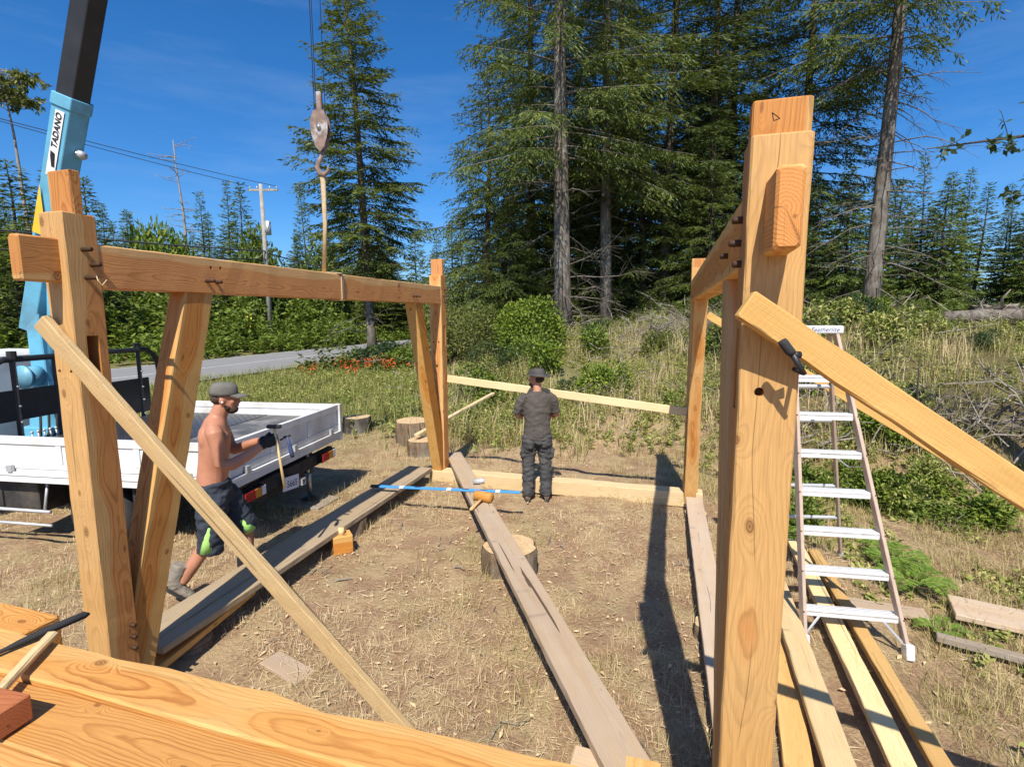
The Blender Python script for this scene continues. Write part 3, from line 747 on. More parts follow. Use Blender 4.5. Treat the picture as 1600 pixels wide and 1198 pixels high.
MB().box(-2.05, -1.05, .02, .3, .76, .79).build('mudguard', MATS['dark_chassis'], truck)
MB().box(-1.10, -1.07, .04, .3, .25, .74).build('mud_flap', MATS['rubber'], truck)
MB().box(-2.9, -2.3, .08, .5, .36, .74).build('tool_box', MATS['dark_chassis'], truck, bevel=.01)
bar = MB(); bar.tube([(-3.4, -.02, .44), (-2.05, -.02, .43)], .018, 8)
for x in (-3.3, -2.75, -2.12): bar.tube([(x, -.02, .43), (x, .05, .76)], .014, 6)
bar.tube([(-3.4, -.02, .29), (-2.05, -.02, .28)], .016, 8)
bar.build('side_guard', MATS['galv'], truck, True)
for y0, y1 in ((.20, .56), (1.78, 2.14)):
    lt = MB().box(-.03, .045, y0, y1, .535, .655).build('tail_light', MATS['black_steel'], truck, bevel=.005)
    MB().box(.046, .056, y0 + .01, y0 + .17, .547, .643).build('red_lens', MATS['red_lens'], lt)
    MB().box(.046, .056, y0 + .175, y1 - .08, .547, .643).build('amber_lens', MATS['amber_lens'], lt)
    MB().box(.046, .056, y1 - .075, y1 - .01, .547, .643).build('white_lens', MATS['decal_white'], lt)
pl = MB().box(.0, .008, -.16, .16, -.08, .08).build('number_plate', MATS['number_plate'], truck, mw=Matrix.Translation((.03, 1.06, .50)) @ Matrix.Rotation(-.12, 4, 'X'))
link('lettering', text_mesh('5665', .11, 0, .001), MATS['ink_blue'], pl, basis((0, 1, 0), (0, 0, 1), (.0095, .02, -.012)))
hb = MB()
for a, b in (((1.26, 1.34), (.40, .415)), ((1.26, 1.34), (.465, .48)), ((1.26, 1.275), (.4155, .4645)), ((1.325, 1.34), (.4155, .4645))): hb.box(-.12, .06, a[0], a[1], b[0], b[1])
hb.build('hitch_receiver', MATS['galv'], truck)
# stabiliser leg and pad
MB().tube([(-.12, 1.72, .86), (-.12, 1.72, .42)], .055, 12).build('stabiliser_tube', MATS['black_steel'], truck, True)
jr = MB().tube([(-.12, 1.72, .5), (-.12, 1.72, .09)], .026, 10).build('stabiliser_rod', MATS['steel'], truck, True)
MB().tube([(-.12, 1.72, .075), (-.12, 1.72, .10)], [.11, .07], 14).build('stabiliser_foot', MATS['black_steel'], truck, True)
MB().box(-.08, -.055, 1.60, 1.63, .45, .75).build('valve_handle', MATS['galv'], truck)
padp = TRK + tx_ * -.12 + ty_ * 1.72
pd = MB().box(-.3, .3, -.24, .24, 0, .055).build('outrigger_pad', MATS['dark_weathered'], None, bevel=.006); pd.location = (padp.x, padp.y, gz(padp.x, padp.y) + .012); pd.rotation_euler = (0, 0, -.3)
tag(pd, 'square dark wooden pad under the truck stabiliser leg', 'pad')
# strap hanging over the dropside
MB().tube([(-.62, .06, 1.235), (-.63, -.03, 1.25), (-.635, -.05, 1.1), (-.60, -.055, .9), (-.57, -.06, .74), (-.55, -.06, .9), (-.54, -.055, 1.12), (-.56, -.03, 1.245)], .022, 6, flat=.25).build('ratchet_strap', MATS['strap'], truck, True)
# headboard rack
rk = MB(); rx = -BL + .02; RZ = 2.0
def arc(pts): return pts
topz = [(rx, .02, .86), (rx, .02, 1.62), (rx, .04, 1.80), (rx, .11, 1.93), (rx, .24, RZ), (rx, .9, RZ)]
rk.tube(topz, .034, 8); rk.tube([(x, BW - y, z) for x, y, z in topz], .034, 8)
rk.tube([(rx, .86, RZ), (rx, BW - .86, RZ)], .0335, 8)
for y in (.34, .80, BW - .86, BW - .36): rk.tube([(rx, y, .84), (rx, y, RZ)], .036, 4)
hbd = rk.build('headboard', MK, truck)
for y in (.34, BW - .36): MB().tube([(rx, y, RZ), (rx, y, RZ + .09)], .045, 8).build('lamp_stub', MK, hbd)
for y0, y1, za, zb in ((.06, .83, 1.32, 1.66), (BW - .9, BW - .22, 1.12, 1.60)):
    MB().box(rx - .02, rx + .01, y0, y1, za, zb).build('headboard_plate', MK, hbd, bevel=.004)
for y in (.34, .80, BW - .86, BW - .36):
    for z in (1.1, 1.3, 1.48, 1.7): MB().tube([(rx + .03, y, z), (rx + .048, y, z)], .011, 6).build('bolt', MATS['galv'], hbd)
# cab, ahead of the crane (out of the picture to the left)
cab = MB(); cab.box(-5.45, -3.75, .12, BW - .12, .75, 1.35)
cab.add([(-5.45, .14, 1.35), (-3.75, .14, 1.35), (-3.75, BW-.14, 1.35), (-5.45, BW-.14, 1.35), (-5.05, .24, 2.0), (-3.8, .24, 2.0), (-3.8, BW-.24, 2.0), (-5.05, BW-.24, 2.0)],
        [(4, 5, 6, 7), (0, 1, 5, 4), (1, 2, 6, 5), (2, 3, 7, 6), (3, 0, 4, 7)])
cb = cab.build('cab', MW, truck, bevel=.03)
MB().box(-4.95, -3.95, .14, .16, 1.4, 1.85).build('cab_window', MATS['glass_dark'], cb)
# crane column and boom
bw = Vector((-5.85, 6.6, 2.5)); tip = Vector((-1.75, 5.1, 12.25))
bl, tl_ = TI @ bw, TI @ tip
CB = MATS['crane_blue']
col = MB(); cx, cy = bl.x + .02, bl.y
col.box(cx - .24, cx + .24, cy - .55, cy + .55, .70, .92); col.box(cx - .2, cx + .2, cy - .24, cy + .24, .92, 1.12)
col.tube([(cx, cy, 1.1), (cx, cy, 1.35), (cx, cy, 1.5)], [.22, .2, .15], 16)
cm = col.build('crane_base', CB, truck, bevel=.008)
MB().add([(cx-.06, cy-.14, 1.45), (cx+.17, cy-.14, 1.45), (cx+.17, cy+.16, 1.45), (cx-.06, cy+.16, 1.45), (cx-.08, cy-.12, 2.6), (cx+.11, cy-.12, 2.6), (cx+.11, cy+.14, 2.6), (cx-.08, cy+.14, 2.6)],
         [(0, 3, 2, 1), (4, 5, 6, 7), (0, 1, 5, 4), (1, 2, 6, 5), (2, 3, 7, 6), (3, 0, 4, 7)]).build('crane_column', CB, truck, bevel=.012)
wn = MB().tube([(cx + .04, cy - .30, 1.75), (cx + .04, cy - .13, 1.75)], .12, 18).build('winch_drum', CB, truck, True)
MB().tube([(cx + .04, cy - .33, 1.75), (cx + .04, cy - .30, 1.75)], .14, 18).build('winch_flange', CB, wn, True)
hs = MB()
for k in range(7):
    y = cy - .45 + .1 * k; hs.tube([(cx + .22, y, .9), (cx + .30, y + .05, 1.05 + .03 * k), (cx + .24, y + .12, 1.3), (cx + .12, cy - .1, 1.55)], .014, 6)
hs.build('hydraulic_hoses', MATS['rubber'], truck, True)
lvv = MB()
for k in range(6): lvv.tube([(cx + .32, cy - .5 + .07 * k, .93), (cx + .33, cy - .52 + .07 * k, 1.12)], .009, 6); lvv.ell((cx + .33, cy - .52 + .07 * k, 1.13), (.017,) * 3, 8, 6)
lvv.build('control_lever', MATS['galv'], truck, True)
MB().box(cx + .25, cx + .38, cy - .6, cy + .35, .80, .935).build('control_valve', CB, truck, bevel=.01)
ax_ = (tl_ - bl).normalized(); Ltot = (tl_ - bl).length
cam_l = TI @ Vector((0, 0, CAM_H))
mid_ = bl + ax_ * 2.0; view = (cam_l - mid_); view = (view - ax_ * view.dot(ax_)).normalized()
# a flat-sided six-cornered boom, one corner turned towards the clearing
def hexsec(p, w, h, turn=-.12):
    r = Matrix.Rotation(turn, 3, ax_); f = r @ view; s_ = ax_.cross(f)
    return [p + f * a + s_ * b for a, b in ((h * .5, .02 * w), (h * .22, w * .5), (-h * .3, w * .46), (-h * .5, 0), (-h * .3, -w * .46), (h * .22, -w * .5))]
def hexsec_mesh(secs):
    mb = MB(); vs = [v for s_ in secs for v in s_]; n = 6
    fs = [(i*n+k, i*n+(k+1) % n, (i+1)*n+(k+1) % n, (i+1)*n+k) for i in range(len(secs) - 1) for k in range(n)]
    fs += [tuple(range(n-1, -1, -1)), tuple((len(secs)-1)*n + k for k in range(n))]
    return mb.add(vs, fs)
Lb1 = Ltot * .243
b1 = hexsec_mesh([hexsec(bl - ax_ * .2, .30, .33), hexsec(bl + ax_ * Lb1, .33, .35)]).build('boom_base_section', CB, truck, bevel=.006)
hexsec_mesh([hexsec(bl + ax_ * (Lb1 - .13), .362, .385), hexsec(bl + ax_ * (Lb1 + .0), .362, .385)]).build('boom_collar', CB, b1, bevel=.006)
b2 = hexsec_mesh([hexsec(bl + ax_ * (Lb1 - .3), .295, .31), hexsec(bl + ax_ * Ltot * .62, .295, .31)]).build('boom_inner_section', MATS['boom_black'], truck, bevel=.006)
b3 = hexsec_mesh([hexsec(bl + ax_ * (Ltot * .6), .24, .26), hexsec(bl + ax_ * (Ltot + .1), .24, .26)]).build('boom_tip_section', MATS['boom_black'], truck, bevel=.006)
MB().tube([tl_ + ax_ * .05 - Vector((0, .1, .1)), tl_ + ax_ * .05 + Vector((0, .1, -.1))], .16, 14).build('boom_head_sheave', MATS['black_steel'], b3, True)
# decal on the boom's left face
sec0 = hexsec(bl, .34, .36); e_r, e_l = sec0[0], sec0[5]
if (e_l - bl).dot(TI.to_3x3() @ Vector((1, 0, 0))) > (sec0[1] - bl).dot(TI.to_3x3() @ Vector((1, 0, 0))): e_l = sec0[1]
across = (e_l - e_r); fw_ = across.length; across.normalize()
nrm = across.cross(ax_); nrm = nrm if nrm.dot(view) > 0 else -nrm
def onface(u_, l_, lift=.003): return e_r + across * (fw_ * u_) + ax_ * l_ + nrm * lift
def fquad(name, u0, u1, l0, l1, mat, lift):
    MB().add([onface(u0, l0, lift), onface(u1, l0, lift), onface(u1, l1, lift), onface(u0, l1, lift)], [(0, 1, 2, 3)]).build(name, MATS[mat], b1)
l1_ = Lb1 - .22
fquad('boom_decal', .24, .70, l1_ - .66, l1_ + .05, 'decal_white', .004)
link('lettering', text_mesh('TADANO', .088, .25, .0025), MATS['decal_black'], b1, basis(ax_, nrm.cross(ax_), onface(.47, l1_ - .17, .008)))
MB().add([onface(.30, l1_ - .56, .008), onface(.46, l1_ - .56, .008), onface(.38, l1_ - .41, .008), onface(.62, l1_ - .39, .008), onface(.60, l1_ - .45, .008)], [(0, 1, 2), (1, 4, 3, 2)]).build('logo', MATS['decal_black'], b1)
MB().add([onface(.1, l1_ - 1.35, .012), onface(.9, l1_ - 1.35, .012), onface(.9, l1_ - .80, .012)], [(0, 1, 2)]).build('boom_stripe', MATS['crane_yellow'], b1)
s2 = sec0[1] if e_l is sec0[5] else sec0[5]
bp = (e_r + s2) / 2 + ax_ * (Lb1 - .55); nb = (s2 - e_r).cross(ax_).normalized(); nb = nb if nb.dot(view) > 0 else -nb
MB().tube([bp + (s2 - e_r) * .25, bp + (s2 - e_r) * .25 + nb * .10], [.04, .045], 12).build('cable_guide', MATS['galv'], b1, True)
MB().tube([bp + nb * .03, bp + (s2 - e_r) * .5 + nb * .03], .015, 8).build('guide_pin', MATS['steel'], b1, True)
# lift cylinder
MB().tube([Vector((cx + .1, cy, 1.6)), bl + ax_ * 1.1 - Vector((0, 0, .1))], .07, 12).build('lift_cylinder', CB, truck, True)

# hook block on its cables: hangs from the boom
hk = empty('hook_block', 'rusty crane hook block hanging on steel cables above the beam', 'hook block', (-1.75, 5.12, 4.15)); hk.scale = (.84, .84, .98)
for sgn in (-1, 1):
    pf = [(-.055, .17), (.055, .17), (.095, .08), (.09, -.03), (.05, -.15), (0, -.2), (-.05, -.15), (-.09, -.03), (-.095, .08)]
    mb = MB(); y0, y1 = sorted((sgn * .035, sgn * .05)); n = len(pf)
    mb.add([(x, y0, z) for x, z in pf] + [(x, y1, z) for x, z in pf], [tuple(range(n)), tuple(range(2*n-1, n-1, -1))] + [(k, (k+1) % n, n+(k+1) % n, n+k) for k in range(n)])
    mb.build('cheek_plate', MATS['rust'], hk)
MB().tube([(0, -.034, .02), (0, .034, .02)], .085, 18).build('sheave', MATS['rust_dark'], hk, True)
MB().box(-.03, .03, -.03, .03, .15, .34).build('becket', MATS['rust'], hk, bevel=.01)
MB().tube([(0, -.07, .02), (0, .07, .02)], .022, 10).build('axle_pin', MATS['steel'], hk, True)
MB().tube([(0, 0, -.16), (0, 0, -.23), (-.03, 0, -.27), (-.055, 0, -.33), (-.03, 0, -.385), (.02, 0, -.395), (.06, 0, -.36), (.068, 0, -.315)], [.024, .024, .026, .03, .03, .026, .017, .009], 10).build('hook', MATS['rust'], hk, True)
for dx, dy in ((-.06, .01), (-.03, -.02), (.06, .0)):
    MB().tube([(dx, dy, .1), (dx * .8, dy, 8.0)], .0045, 5).build('cable', MATS['black_steel'], hk)
# lifting strap round the beam
sp = empty('lifting_strap', 'tan webbing strap from the crane hook around the left beam', 'strap', (-1.75, 5.12, 3.77))
tb = W_(2.42, -.08, 2.885)
MB().tube([(.005, 0, .0), (-.012, .006, -.012), (.0, .0, -.06), (0, 0, -.45), Vector(tb) - sp.location + Vector((-.02, -.05, 0))], [.03, .03, .026, .021, .02], 6, ref=(1, 0, 0), flat=.35).build('webbing', MATS['strap'], sp, True)
lp_ = []
for s_, v_, z_ in ((2.38, -.08, 2.884), (2.52, .004, 2.882), (2.53, .006, 2.86), (2.53, .006, 2.64), (2.52, .004, 2.618), (2.50, -.08, 2.616), (2.48, -.165, 2.62), (2.47, -.168, 2.87), (2.44, -.15, 2.884), (2.40, -.08, 2.888)):
    lp_.append(W_(s_, v_, z_) - sp.location)
MB().tube(lp_, .024, 6, ref=U, flat=.2).build('strap_loop', MATS['strap'], sp, True)

# ------------------------------------------------------------------ utility pole and wires
up_ = empty('utility_pole', 'grey wooden utility pole with crossarm across the road', 'utility pole', (-18.64, 41.15, .2))
MB().tube([(0, 0, -.3), (-.05, 0, 6), (-.1, 0, 12.0)], [.19, .16, .13], 12).build('pole', MATS['pole_wood'], up_, True)
MB().box(-1.05, 1.15, -.06, .06, 11.5, 11.65).build('crossarm', MATS['pole_wood'], up_)
for x in (-.95, -.4, .55, 1.05): MB().tube([(x, 0, 11.65), (x, 0, 11.85)], [.05, .035], 8).build('insulator', MATS['galv'], up_, True)
MB().tube([(.32, -.1, 8.3), (.32, -.1, 9.3)], .2, 12).build('transformer', MATS['galv'], up_, True)
MB().box(-.12, .3, -.1, .0, 8.6, 8.8).build('bracket', MATS['pole_wood'], up_)
PB = Vector((-18.64, 41.15, .2)); dU = U
def wire(label, a, b, sag, r, grp=None):
    pts = []
    for k in range(25):
        f_ = k / 24; p = a.lerp(b, f_); p.z -= sag * 4 * f_ * (1 - f_); pts.append(p)
    o = MB().tube(pts, r, 5).build('power_line', MATS['wire'], None); tag(o, label, 'wire', grp); return o
for k, (x, z) in enumerate(((-.95, 11.85), (1.05, 11.85))):
    wire(('upper power line running left from the utility pole crossarm', 'second power line just below the upper one')[k], PB + Vector((x, 0, z)), PB + Vector((x, 0, z)) - dU * 48 + Vector((-3, 0, (1.5, .2)[k])), .8, .02)
wire('thick dark cable low on the utility pole', PB + Vector((0, -.15, 7.1)), PB - dU * 48 + Vector((-3, 0, 6.6)), .7, .05)
wire('lower dark cable beneath the thick one', PB + Vector((0, -.15, 6.5)), PB - dU * 48 + Vector((-3, 0, 5.7)), .9, .04)
wire('dark cable sagging right of the utility pole', PB + Vector((0, -.15, 7.0)), PB + dU * 45 + Vector((0, 0, 7.0)), 1.2, .05)
gy = empty('guy_guard', 'pair of yellow guy wire guards beside the utility pole', 'guy guard', (-20.2, 40.6, .2))
for dx in (-.16, .16): MB().tube([(dx * .6, 0, -.1), (dx + .25, 0, 2.4)], .055, 8).build('guard_tube', MATS['yellow_plastic'], gy, True)

# ------------------------------------------------------------------ people
def fuse(mb, name, mat, parent, voxel=.011, it=5):
    """melt overlapping volumes into one continuous skin"""
    me = mb.mesh(name); bm = bmesh.new(); bm.from_mesh(me); bmesh.ops.recalc_face_normals(bm, faces=bm.faces); bm.to_mesh(me); bm.free()
    o = link(name, me, mat, parent)
    r = o.modifiers.new('r', 'REMESH'); r.mode = 'VOXEL'; r.voxel_size = voxel
    s = o.modifiers.new('s', 'SMOOTH'); s.factor = .5; s.iterations = it
    bpy.context.view_layer.update()
    m2 = bpy.data.meshes.new_from_object(o.evaluated_get(bpy.context.evaluated_depsgraph_get()))
    o.modifiers.clear(); o.data = m2
    m2.materials.clear(); m2.materials.append(mat)
    m2.polygons.foreach_set('use_smooth', np.ones(len(m2.polygons), dtype=bool))
    return o

def folds(o, amp, f=22, seed=0, dirz=1.0):
    """cloth wrinkles: push vertices along their normals"""
    me = o.data; n = len(me.vertices)
    co = np.empty(n * 3, dtype=np.float32); me.vertices.foreach_get('co', co); co = co.reshape(-1, 3).astype(float)
    no = np.array([v.normal[:] for v in me.vertices])
    from mathutils import noise as mn
    w = np.array([mn.noise(Vector((c[0] * f * .45 + seed, c[1] * f * .45 + c[2] * f * .25, c[2] * f * .8))) + .5 * mn.noise(Vector((c[0] * f, c[1] * f - c[2] * f * .7, c[2] * f * 1.3 + seed))) for c in co]) * 1.6
    co += no * (amp * w)[:, None]
    me.vertices.foreach_set('co', co.astype(np.float32).ravel()); me.update()

def torso(mb, st, ref=(0, 1, 0)):
    mb.tube([s[0] for s in st], [s[1] for s in st], 20, ref=ref)

def hand(mb, wrist, fwd, palm_n, side, scale=1.0, curl=1.1):
    """palm, four bent fingers of different length, thumb leaving the side"""
    w = Vector(wrist); f = Vector(fwd).normalized(); n = Vector(palm_n); n = (n - f * n.dot(f)).normalized(); l = f.cross(n) * side
    k = scale
    mb.tube([w, w + f * .04 * k, w + f * .085 * k], [(.03 * k, .02 * k), (.042 * k, .021 * k), (.04 * k, .018 * k)], 10, ref=l)
    for i, (off, ln) in enumerate(((-.031, .062), (-.0105, .075), (.0105, .07), (.031, .055))):
        p = w + f * .083 * k + l * off * k; d = f.copy(); pts = [p]; 
        for j in range(3):
            d = (Matrix.Rotation(curl * .8, 3, f.cross(n)) @ d).normalized(); p = p + d * ln * k * (.45, .32, .23)[j]; pts.append(p)
        mb.tube([w + f * .06 * k + l * off * k] + pts, [.0105 * k, .0105 * k, .0098 * k, .009 * k, .007 * k], 7)
    p = w + f * .03 * k - l * .035 * k
    mb.tube([w + f * .02 * k - l * .015 * k, p, p + (f * .6 - l * .5 + n * .55).normalized() * .035 * k, p + (f * .75 + n * .9).normalized() * .065 * k], [.013 * k, .0125 * k, .011 * k, .008 * k], 7)

def head(mb, c, yaw, h=.232, jaw=.0):
    """skull, jaw, nose, ears, brow; local x of the head is where the face looks"""
    R = Matrix.Rotation(yaw, 3, 'Z'); c = Vector(c)
    def q(x, y, z): return c + R @ Vector((x, y, z))
    mb.ell(q(-.008, 0, .022), (.098, .077, .096), 18, 12, rot=R)
    mb.ell(q(.02, 0, -.05), (.072, .06, .07), 14, 10, rot=R)
    mb.ell(q(.062, 0, -.082), (.03, .034, .03), 10, 8, rot=R)
    mb.tube([q(.088, 0, .012), q(.103, 0, -.01), q(.117, 0, -.032), q(.098, 0, -.043)], [.010, .012, .016, .012], 8)
    mb.ell(q(.088, 0, .022), (.014, .05, .012), 10, 6, rot=R)
    mb.ell(q(.09, 0, -.062), (.014, .026, .013), 10, 6, rot=R)
    for s in (-1, 1):
        mb.ell(q(-.012, s * .08, -.012), (.022, .010, .032), 8, 8, rot=R)
        mb.ell(q(.06, s * .042, -.028), (.025, .022, .024), 8, 6, rot=R)
    return q

def boot(parent, heel, toe, ankle, mat, up=(0, 0, 1)):
    heel, toe, ankle = Vector(heel), Vector(toe), Vector(ankle); f = (toe - heel).normalized(); u_ = (ankle - heel).normalized()
    lat = f.cross(Vector(up)).normalized(); un = lat.cross(f).normalized()
    mb = MB()
    mb.tube([heel + un * .045 - f * .01, heel + un * .05 + f * .06, heel.lerp(toe, .55) + un * .043, heel.lerp(toe, .85) + un * .036, toe + un * .03], [(.034, .043), (.041, .05), (.048, .042), (.047, .034), (.028, .024)], 12, ref=lat)
    mb.tube([heel + un * .05 + f * .045, ankle, ankle + (ankle - heel - f * .03).normalized() * .13], [(.05, .055), (.052, .057), (.06, .068)], 12, ref=lat)
    b = fuse(mb, 'boot', mat, parent, .009, 4); folds(b, .002, 60)
    so = MB(); so.tube([heel - f * .035 - un * .002, heel + f * .02 - un * .002, heel.lerp(toe, .6) - un * .002, toe + f * .005 - un * .0], [(.03, .013), (.043, .014), (.052, .013), (.03, .012)], 10, ref=lat)
    so.build('boot_sole', MATS['rubber'], b, True)
    return b

# ---- worker with his back to the camera
m2x, m2y = .335, 6.96
P2 = empty('person', 'person in dark hat, grey t-shirt and work trousers, back turned, arms folded', 'person', (m2x, m2y, gz(m2x, m2y)), rad(94))
mb = MB()
torso(mb, [((0, 0, .90), (.15, .11)), ((0, 0, 1.0), (.148, .105)), ((0, 0, 1.12), (.152, .105)), ((.01, 0, 1.27), (.175, .112)), ((.01, 0, 1.38), (.182, .105)), ((0, 0, 1.45), (.13, .08)), ((.0, 0, 1.48), (.07, .06))])
mb.tube([(-.005, 0, 1.42), (.0, 0, 1.5), (.012, 0, 1.58)], [.064, .056, .056], 12)
q2 = head(mb, (.022, .01, 1.655), rad(52))
for s in (-1, 1):
    mb.tube([(0, s * .165, 1.42), (.0, s * .215, 1.36), (.035, s * .245, 1.25), (.07, s * .262, 1.14)], [.06, .056, .05, .043], 12)
    mb.tube([(.065, s * .262, 1.145), (.14, s * .18, 1.16), (.21, s * .05, 1.19 + .02 * s), (.225, -s * .03, 1.20 + .02 * s)], [.043, .042, .034, .029], 12)
    hand(mb, (.228, -s * .04, 1.20 + .02 * s), (-.25, -s, .05), (-1, 0, 0), s)
    mb.tube([(0, s * .078, .92), (.012, s * .1, .7), (.02, s * .108, .5), (.0, s * .112, .3), (-.01, s * .115, .09)], [.08, .076, .06, .058, .04], 12)
body2 = fuse(mb, 'body', MATS['skin_neck'], P2, .011, 4)
mb = MB()
torso(mb, [((0, 0, .85), (.188, .146)), ((0, 0, .93), (.184, .142)), ((0, 0, 1.0), (.176, .134)), ((0, 0, 1.12), (.174, .126)), ((.01, 0, 1.27), (.198, .134)), ((.01, 0, 1.38), (.204, .126)), ((0, 0, 1.45), (.150, .1)), ((0, 0, 1.492), (.078, .07))])
for s in (-1, 1): mb.tube([(0, s * .14, 1.425), (.0, s * .212, 1.365), (.032, s * .244, 1.26), (.047, s * .256, 1.195)], [.076, .072, .066, .066], 14)
ts = fuse(mb, 't_shirt', MATS['tshirt'], P2, .011, 2); folds(ts, .006, 24, 1)
mb = MB()
torso(mb, [((0, 0, .80), (.178, .14)), ((0, 0, .88), (.180, .142)), ((0, 0, .975), (.168, .128))])
for s in (-1, 1):
    mb.tube([(0, s * .086, .90), (.008, s * .102, .74), (.018, s * .114, .56), (.008, s * .118, .42), (.0, s * .12, .26), (-.006, s * .122, .12), (-.006, s * .122, .075)], [.118, .106, .088, .082, .080, .083, .079], 16)
    mb.ell((-.06, s * .10, .80), (.085, .075, .09))
    mb.ell((.0, s * .20, .66), (.06, .03, .09))
tr2 = fuse(mb, 'trousers', MATS['trousers'], P2, .011, 3); folds(tr2, .011, 26, 2)
boot(P2, (-.06, .125, .008), (.16, .155, .008), (-.02, .125, .10), MATS['boot'])
boot(P2, (-.06, -.125, .008), (.16, -.15, .008), (-.02, -.125, .10), MATS['boot'])
hh = MB(); Rh = Matrix.Rotation(rad(52), 3, 'Z')
def hq(x, y, z): return Vector((.022, .01, 1.655)) + Rh @ Vector((x, y, z))
n = 28; prof = [(.0, .142), (.045, .145), (.085, .135), (.102, .105), (.106, .07), (.112, .055), (.165, .048), (.172, .043), (.165, .042), (.106, .047), (.09, .05)]
vs = []
for j, (r_, z_) in enumerate(prof):
    for k in range(n):
        w = 2 * PI * k / n; dip = -.012 * abs(math.cos(w)) * (1 if r_ > .12 else 0) + (.016 * abs(math.sin(w)) if r_ > .12 else 0)
        pinch = -.014 * max(0, math.cos(w)) if r_ < .1 and z_ > .12 else 0
        vs.append(hq(r_ * 1.12 * math.cos(w) - .008, r_ * .93 * math.sin(w), z_ + dip + pinch))
hh.add(vs, [(j*n+k, j*n+(k+1) % n, (j+1)*n+(k+1) % n, (j+1)*n+k) for j in range(len(prof)-1) for k in range(n)])
hh.build('hat', MATS['hat_leather'], P2, True)
hr = MB(); hr.ell(hq(-.035, 0, .0), (.078, .081, .055), rot=Rh); hr.build('hair', MATS['beard'], P2, True)
bd = MB(); bd.ell(hq(.045, 0, -.078), (.062, .059, .045), rot=Rh); bd.build('beard', MATS['beard'], P2, True)

# ---- bare-chested worker walking behind the left frame, hammer in hand
P1 = empty('person', 'bare-chested person in grey cap and dark shorts walking with a hammer', 'person', (-2.60, 4.5, gz(-2.60, 4.5)), rad(24)); P1.scale = (1.03, 1.03, 1.03)
mb = MB()
torso(mb, [((-.03, 0, .92), (.155, .125)), ((-.03, 0, 1.0), (.152, .12)), ((-.015, 0, 1.10), (.15, .118)), ((.0, 0, 1.22), (.165, .118)), ((.012, 0, 1.34), (.182, .122)), ((.02, 0, 1.43), (.185, .112)), ((.03, 0, 1.50), (.14, .088)), ((.045, 0, 1.545), (.072, .064))])
mb.ell((.045, 0, 1.13), (.075, .11, .11))                      # belly
for s in (-1, 1): mb.ell((.075, s * .075, 1.38), (.06, .08, .06)); mb.ell((-.045, s * .08, 1.38), (.058, .085, .11))
mb.tube([(.03, 0, 1.47), (.055, 0, 1.555), (.085, 0, 1.63)], [.082, .07, .064], 12)
q1 = head(mb, (.108, 0, 1.69), rad(-4))
# right arm (towards the camera) and left arm
mb.tube([(.02, -.165, 1.47), (.035, -.212, 1.43), (.05, -.228, 1.33), (.06, -.238, 1.22), (.065, -.24, 1.165)], [.066, .066, .058, .05, .044], 14)
mb.tube([(.062, -.238, 1.17), (.15, -.235, 1.175), (.28, -.19, 1.235), (.385, -.15, 1.295)], [.045, .05, .042, .03], 14)
mb.tube([(.02, .165, 1.47), (.045, .212, 1.42), (.09, .225, 1.30), (.12, .225, 1.18)], [.066, .064, .054, .044], 12)
mb.tube([(.118, .225, 1.185), (.2, .17, 1.22), (.31, .05, 1.28), (.39, -.02, 1.31)], [.044, .046, .038, .03], 12)
# legs: right one trailing, left one forward
mb.tube([(-.03, -.078, .92), (-.035, -.11, .76), (-.06, -.118, .52), (-.10, -.12, .48), (-.2, -.118, .33), (-.29, -.115, .19)], [.085, .088, .066, .06, .056, .042], 14)
mb.tube([(-.02, .078, .92), (.08, .105, .76), (.19, .11, .53), (.2, .11, .47), (.19, .112, .3), (.17, .115, .11)], [.085, .088, .066, .06, .056, .042], 14)
body1 = fuse(mb, 'body', MATS['skin'], P1, .011, 4)
gm = MB(); hand(gm, (.385, -.15, 1.295), (.93, .25, .3), (-.2, 1, .1), -1, 1.18, 1.25); gm.tube([(.365, -.158, 1.283), (.395, -.147, 1.30)], [.037, .036], 10)
fuse(gm, 'glove', MATS['glove'], P1, .007, 2)
gm = MB(); hand(gm, (.39, -.02, 1.31), (.95, -.25, .1), (-.1, -1, -.1), 1, 1.18, 1.25); gm.tube([(.37, -.005, 1.307), (.40, -.025, 1.31)], [.037, .036], 10)
fuse(gm, 'glove', MATS['glove'], P1, .007, 2)
mb = MB()
torso(mb, [((-.03, 0, .80), (.165, .14)), ((-.03, 0, .90), (.176, .148)), ((-.03, 0, 1.0), (.172, .142))])
mb.tube([(-.03, -.09, .90), (-.035, -.112, .76), (-.05, -.12, .58), (-.065, -.12, .47), (-.075, -.12, .42)], [.125, .122, .108, .102, .104], 16)
mb.tube([(-.02, .09, .90), (.08, .108, .76), (.165, .112, .58), (.2, .112, .49)], [.125, .12, .108, .104], 16)
sh = fuse(mb, 'shorts', MATS['shorts'], P1, .011, 2); folds(sh, .010, 24, 3)
gp = MB(); gp.tube([(-.055, -.20, .66), (-.075, -.205, .54), (-.09, -.20, .435)], [(.014, .027), (.036, .031), (.052, .028)], 10, ref=(1, 0, 0)); gp.build('shorts_patch', MATS['shorts_green'], sh, True)
gp = MB(); gp.tube([(.15, .02, .62), (.20, .025, .55), (.235, .03, .49)], [(.014, .022), (.034, .027), (.048, .028)], 10, ref=(1, 0, 0)); gp.build('shorts_patch', MATS['shorts_green'], sh, True)
boot(P1, (-.395, -.115, .155), (-.235, -.115, .012), (-.335, -.115, .23), MATS['boot_grey'], up=(.45, 0, .9))
boot(P1, (.115, .115, .008), (.345, .12, .008), (.155, .115, .10), MATS['boot_grey'])
def cq(x, y, z): return Vector((.108, 0, 1.69)) + Matrix.Rotation(rad(-4), 3, 'Z') @ Matrix.Rotation(rad(4), 3, 'Y') @ Vector((x, y, z))
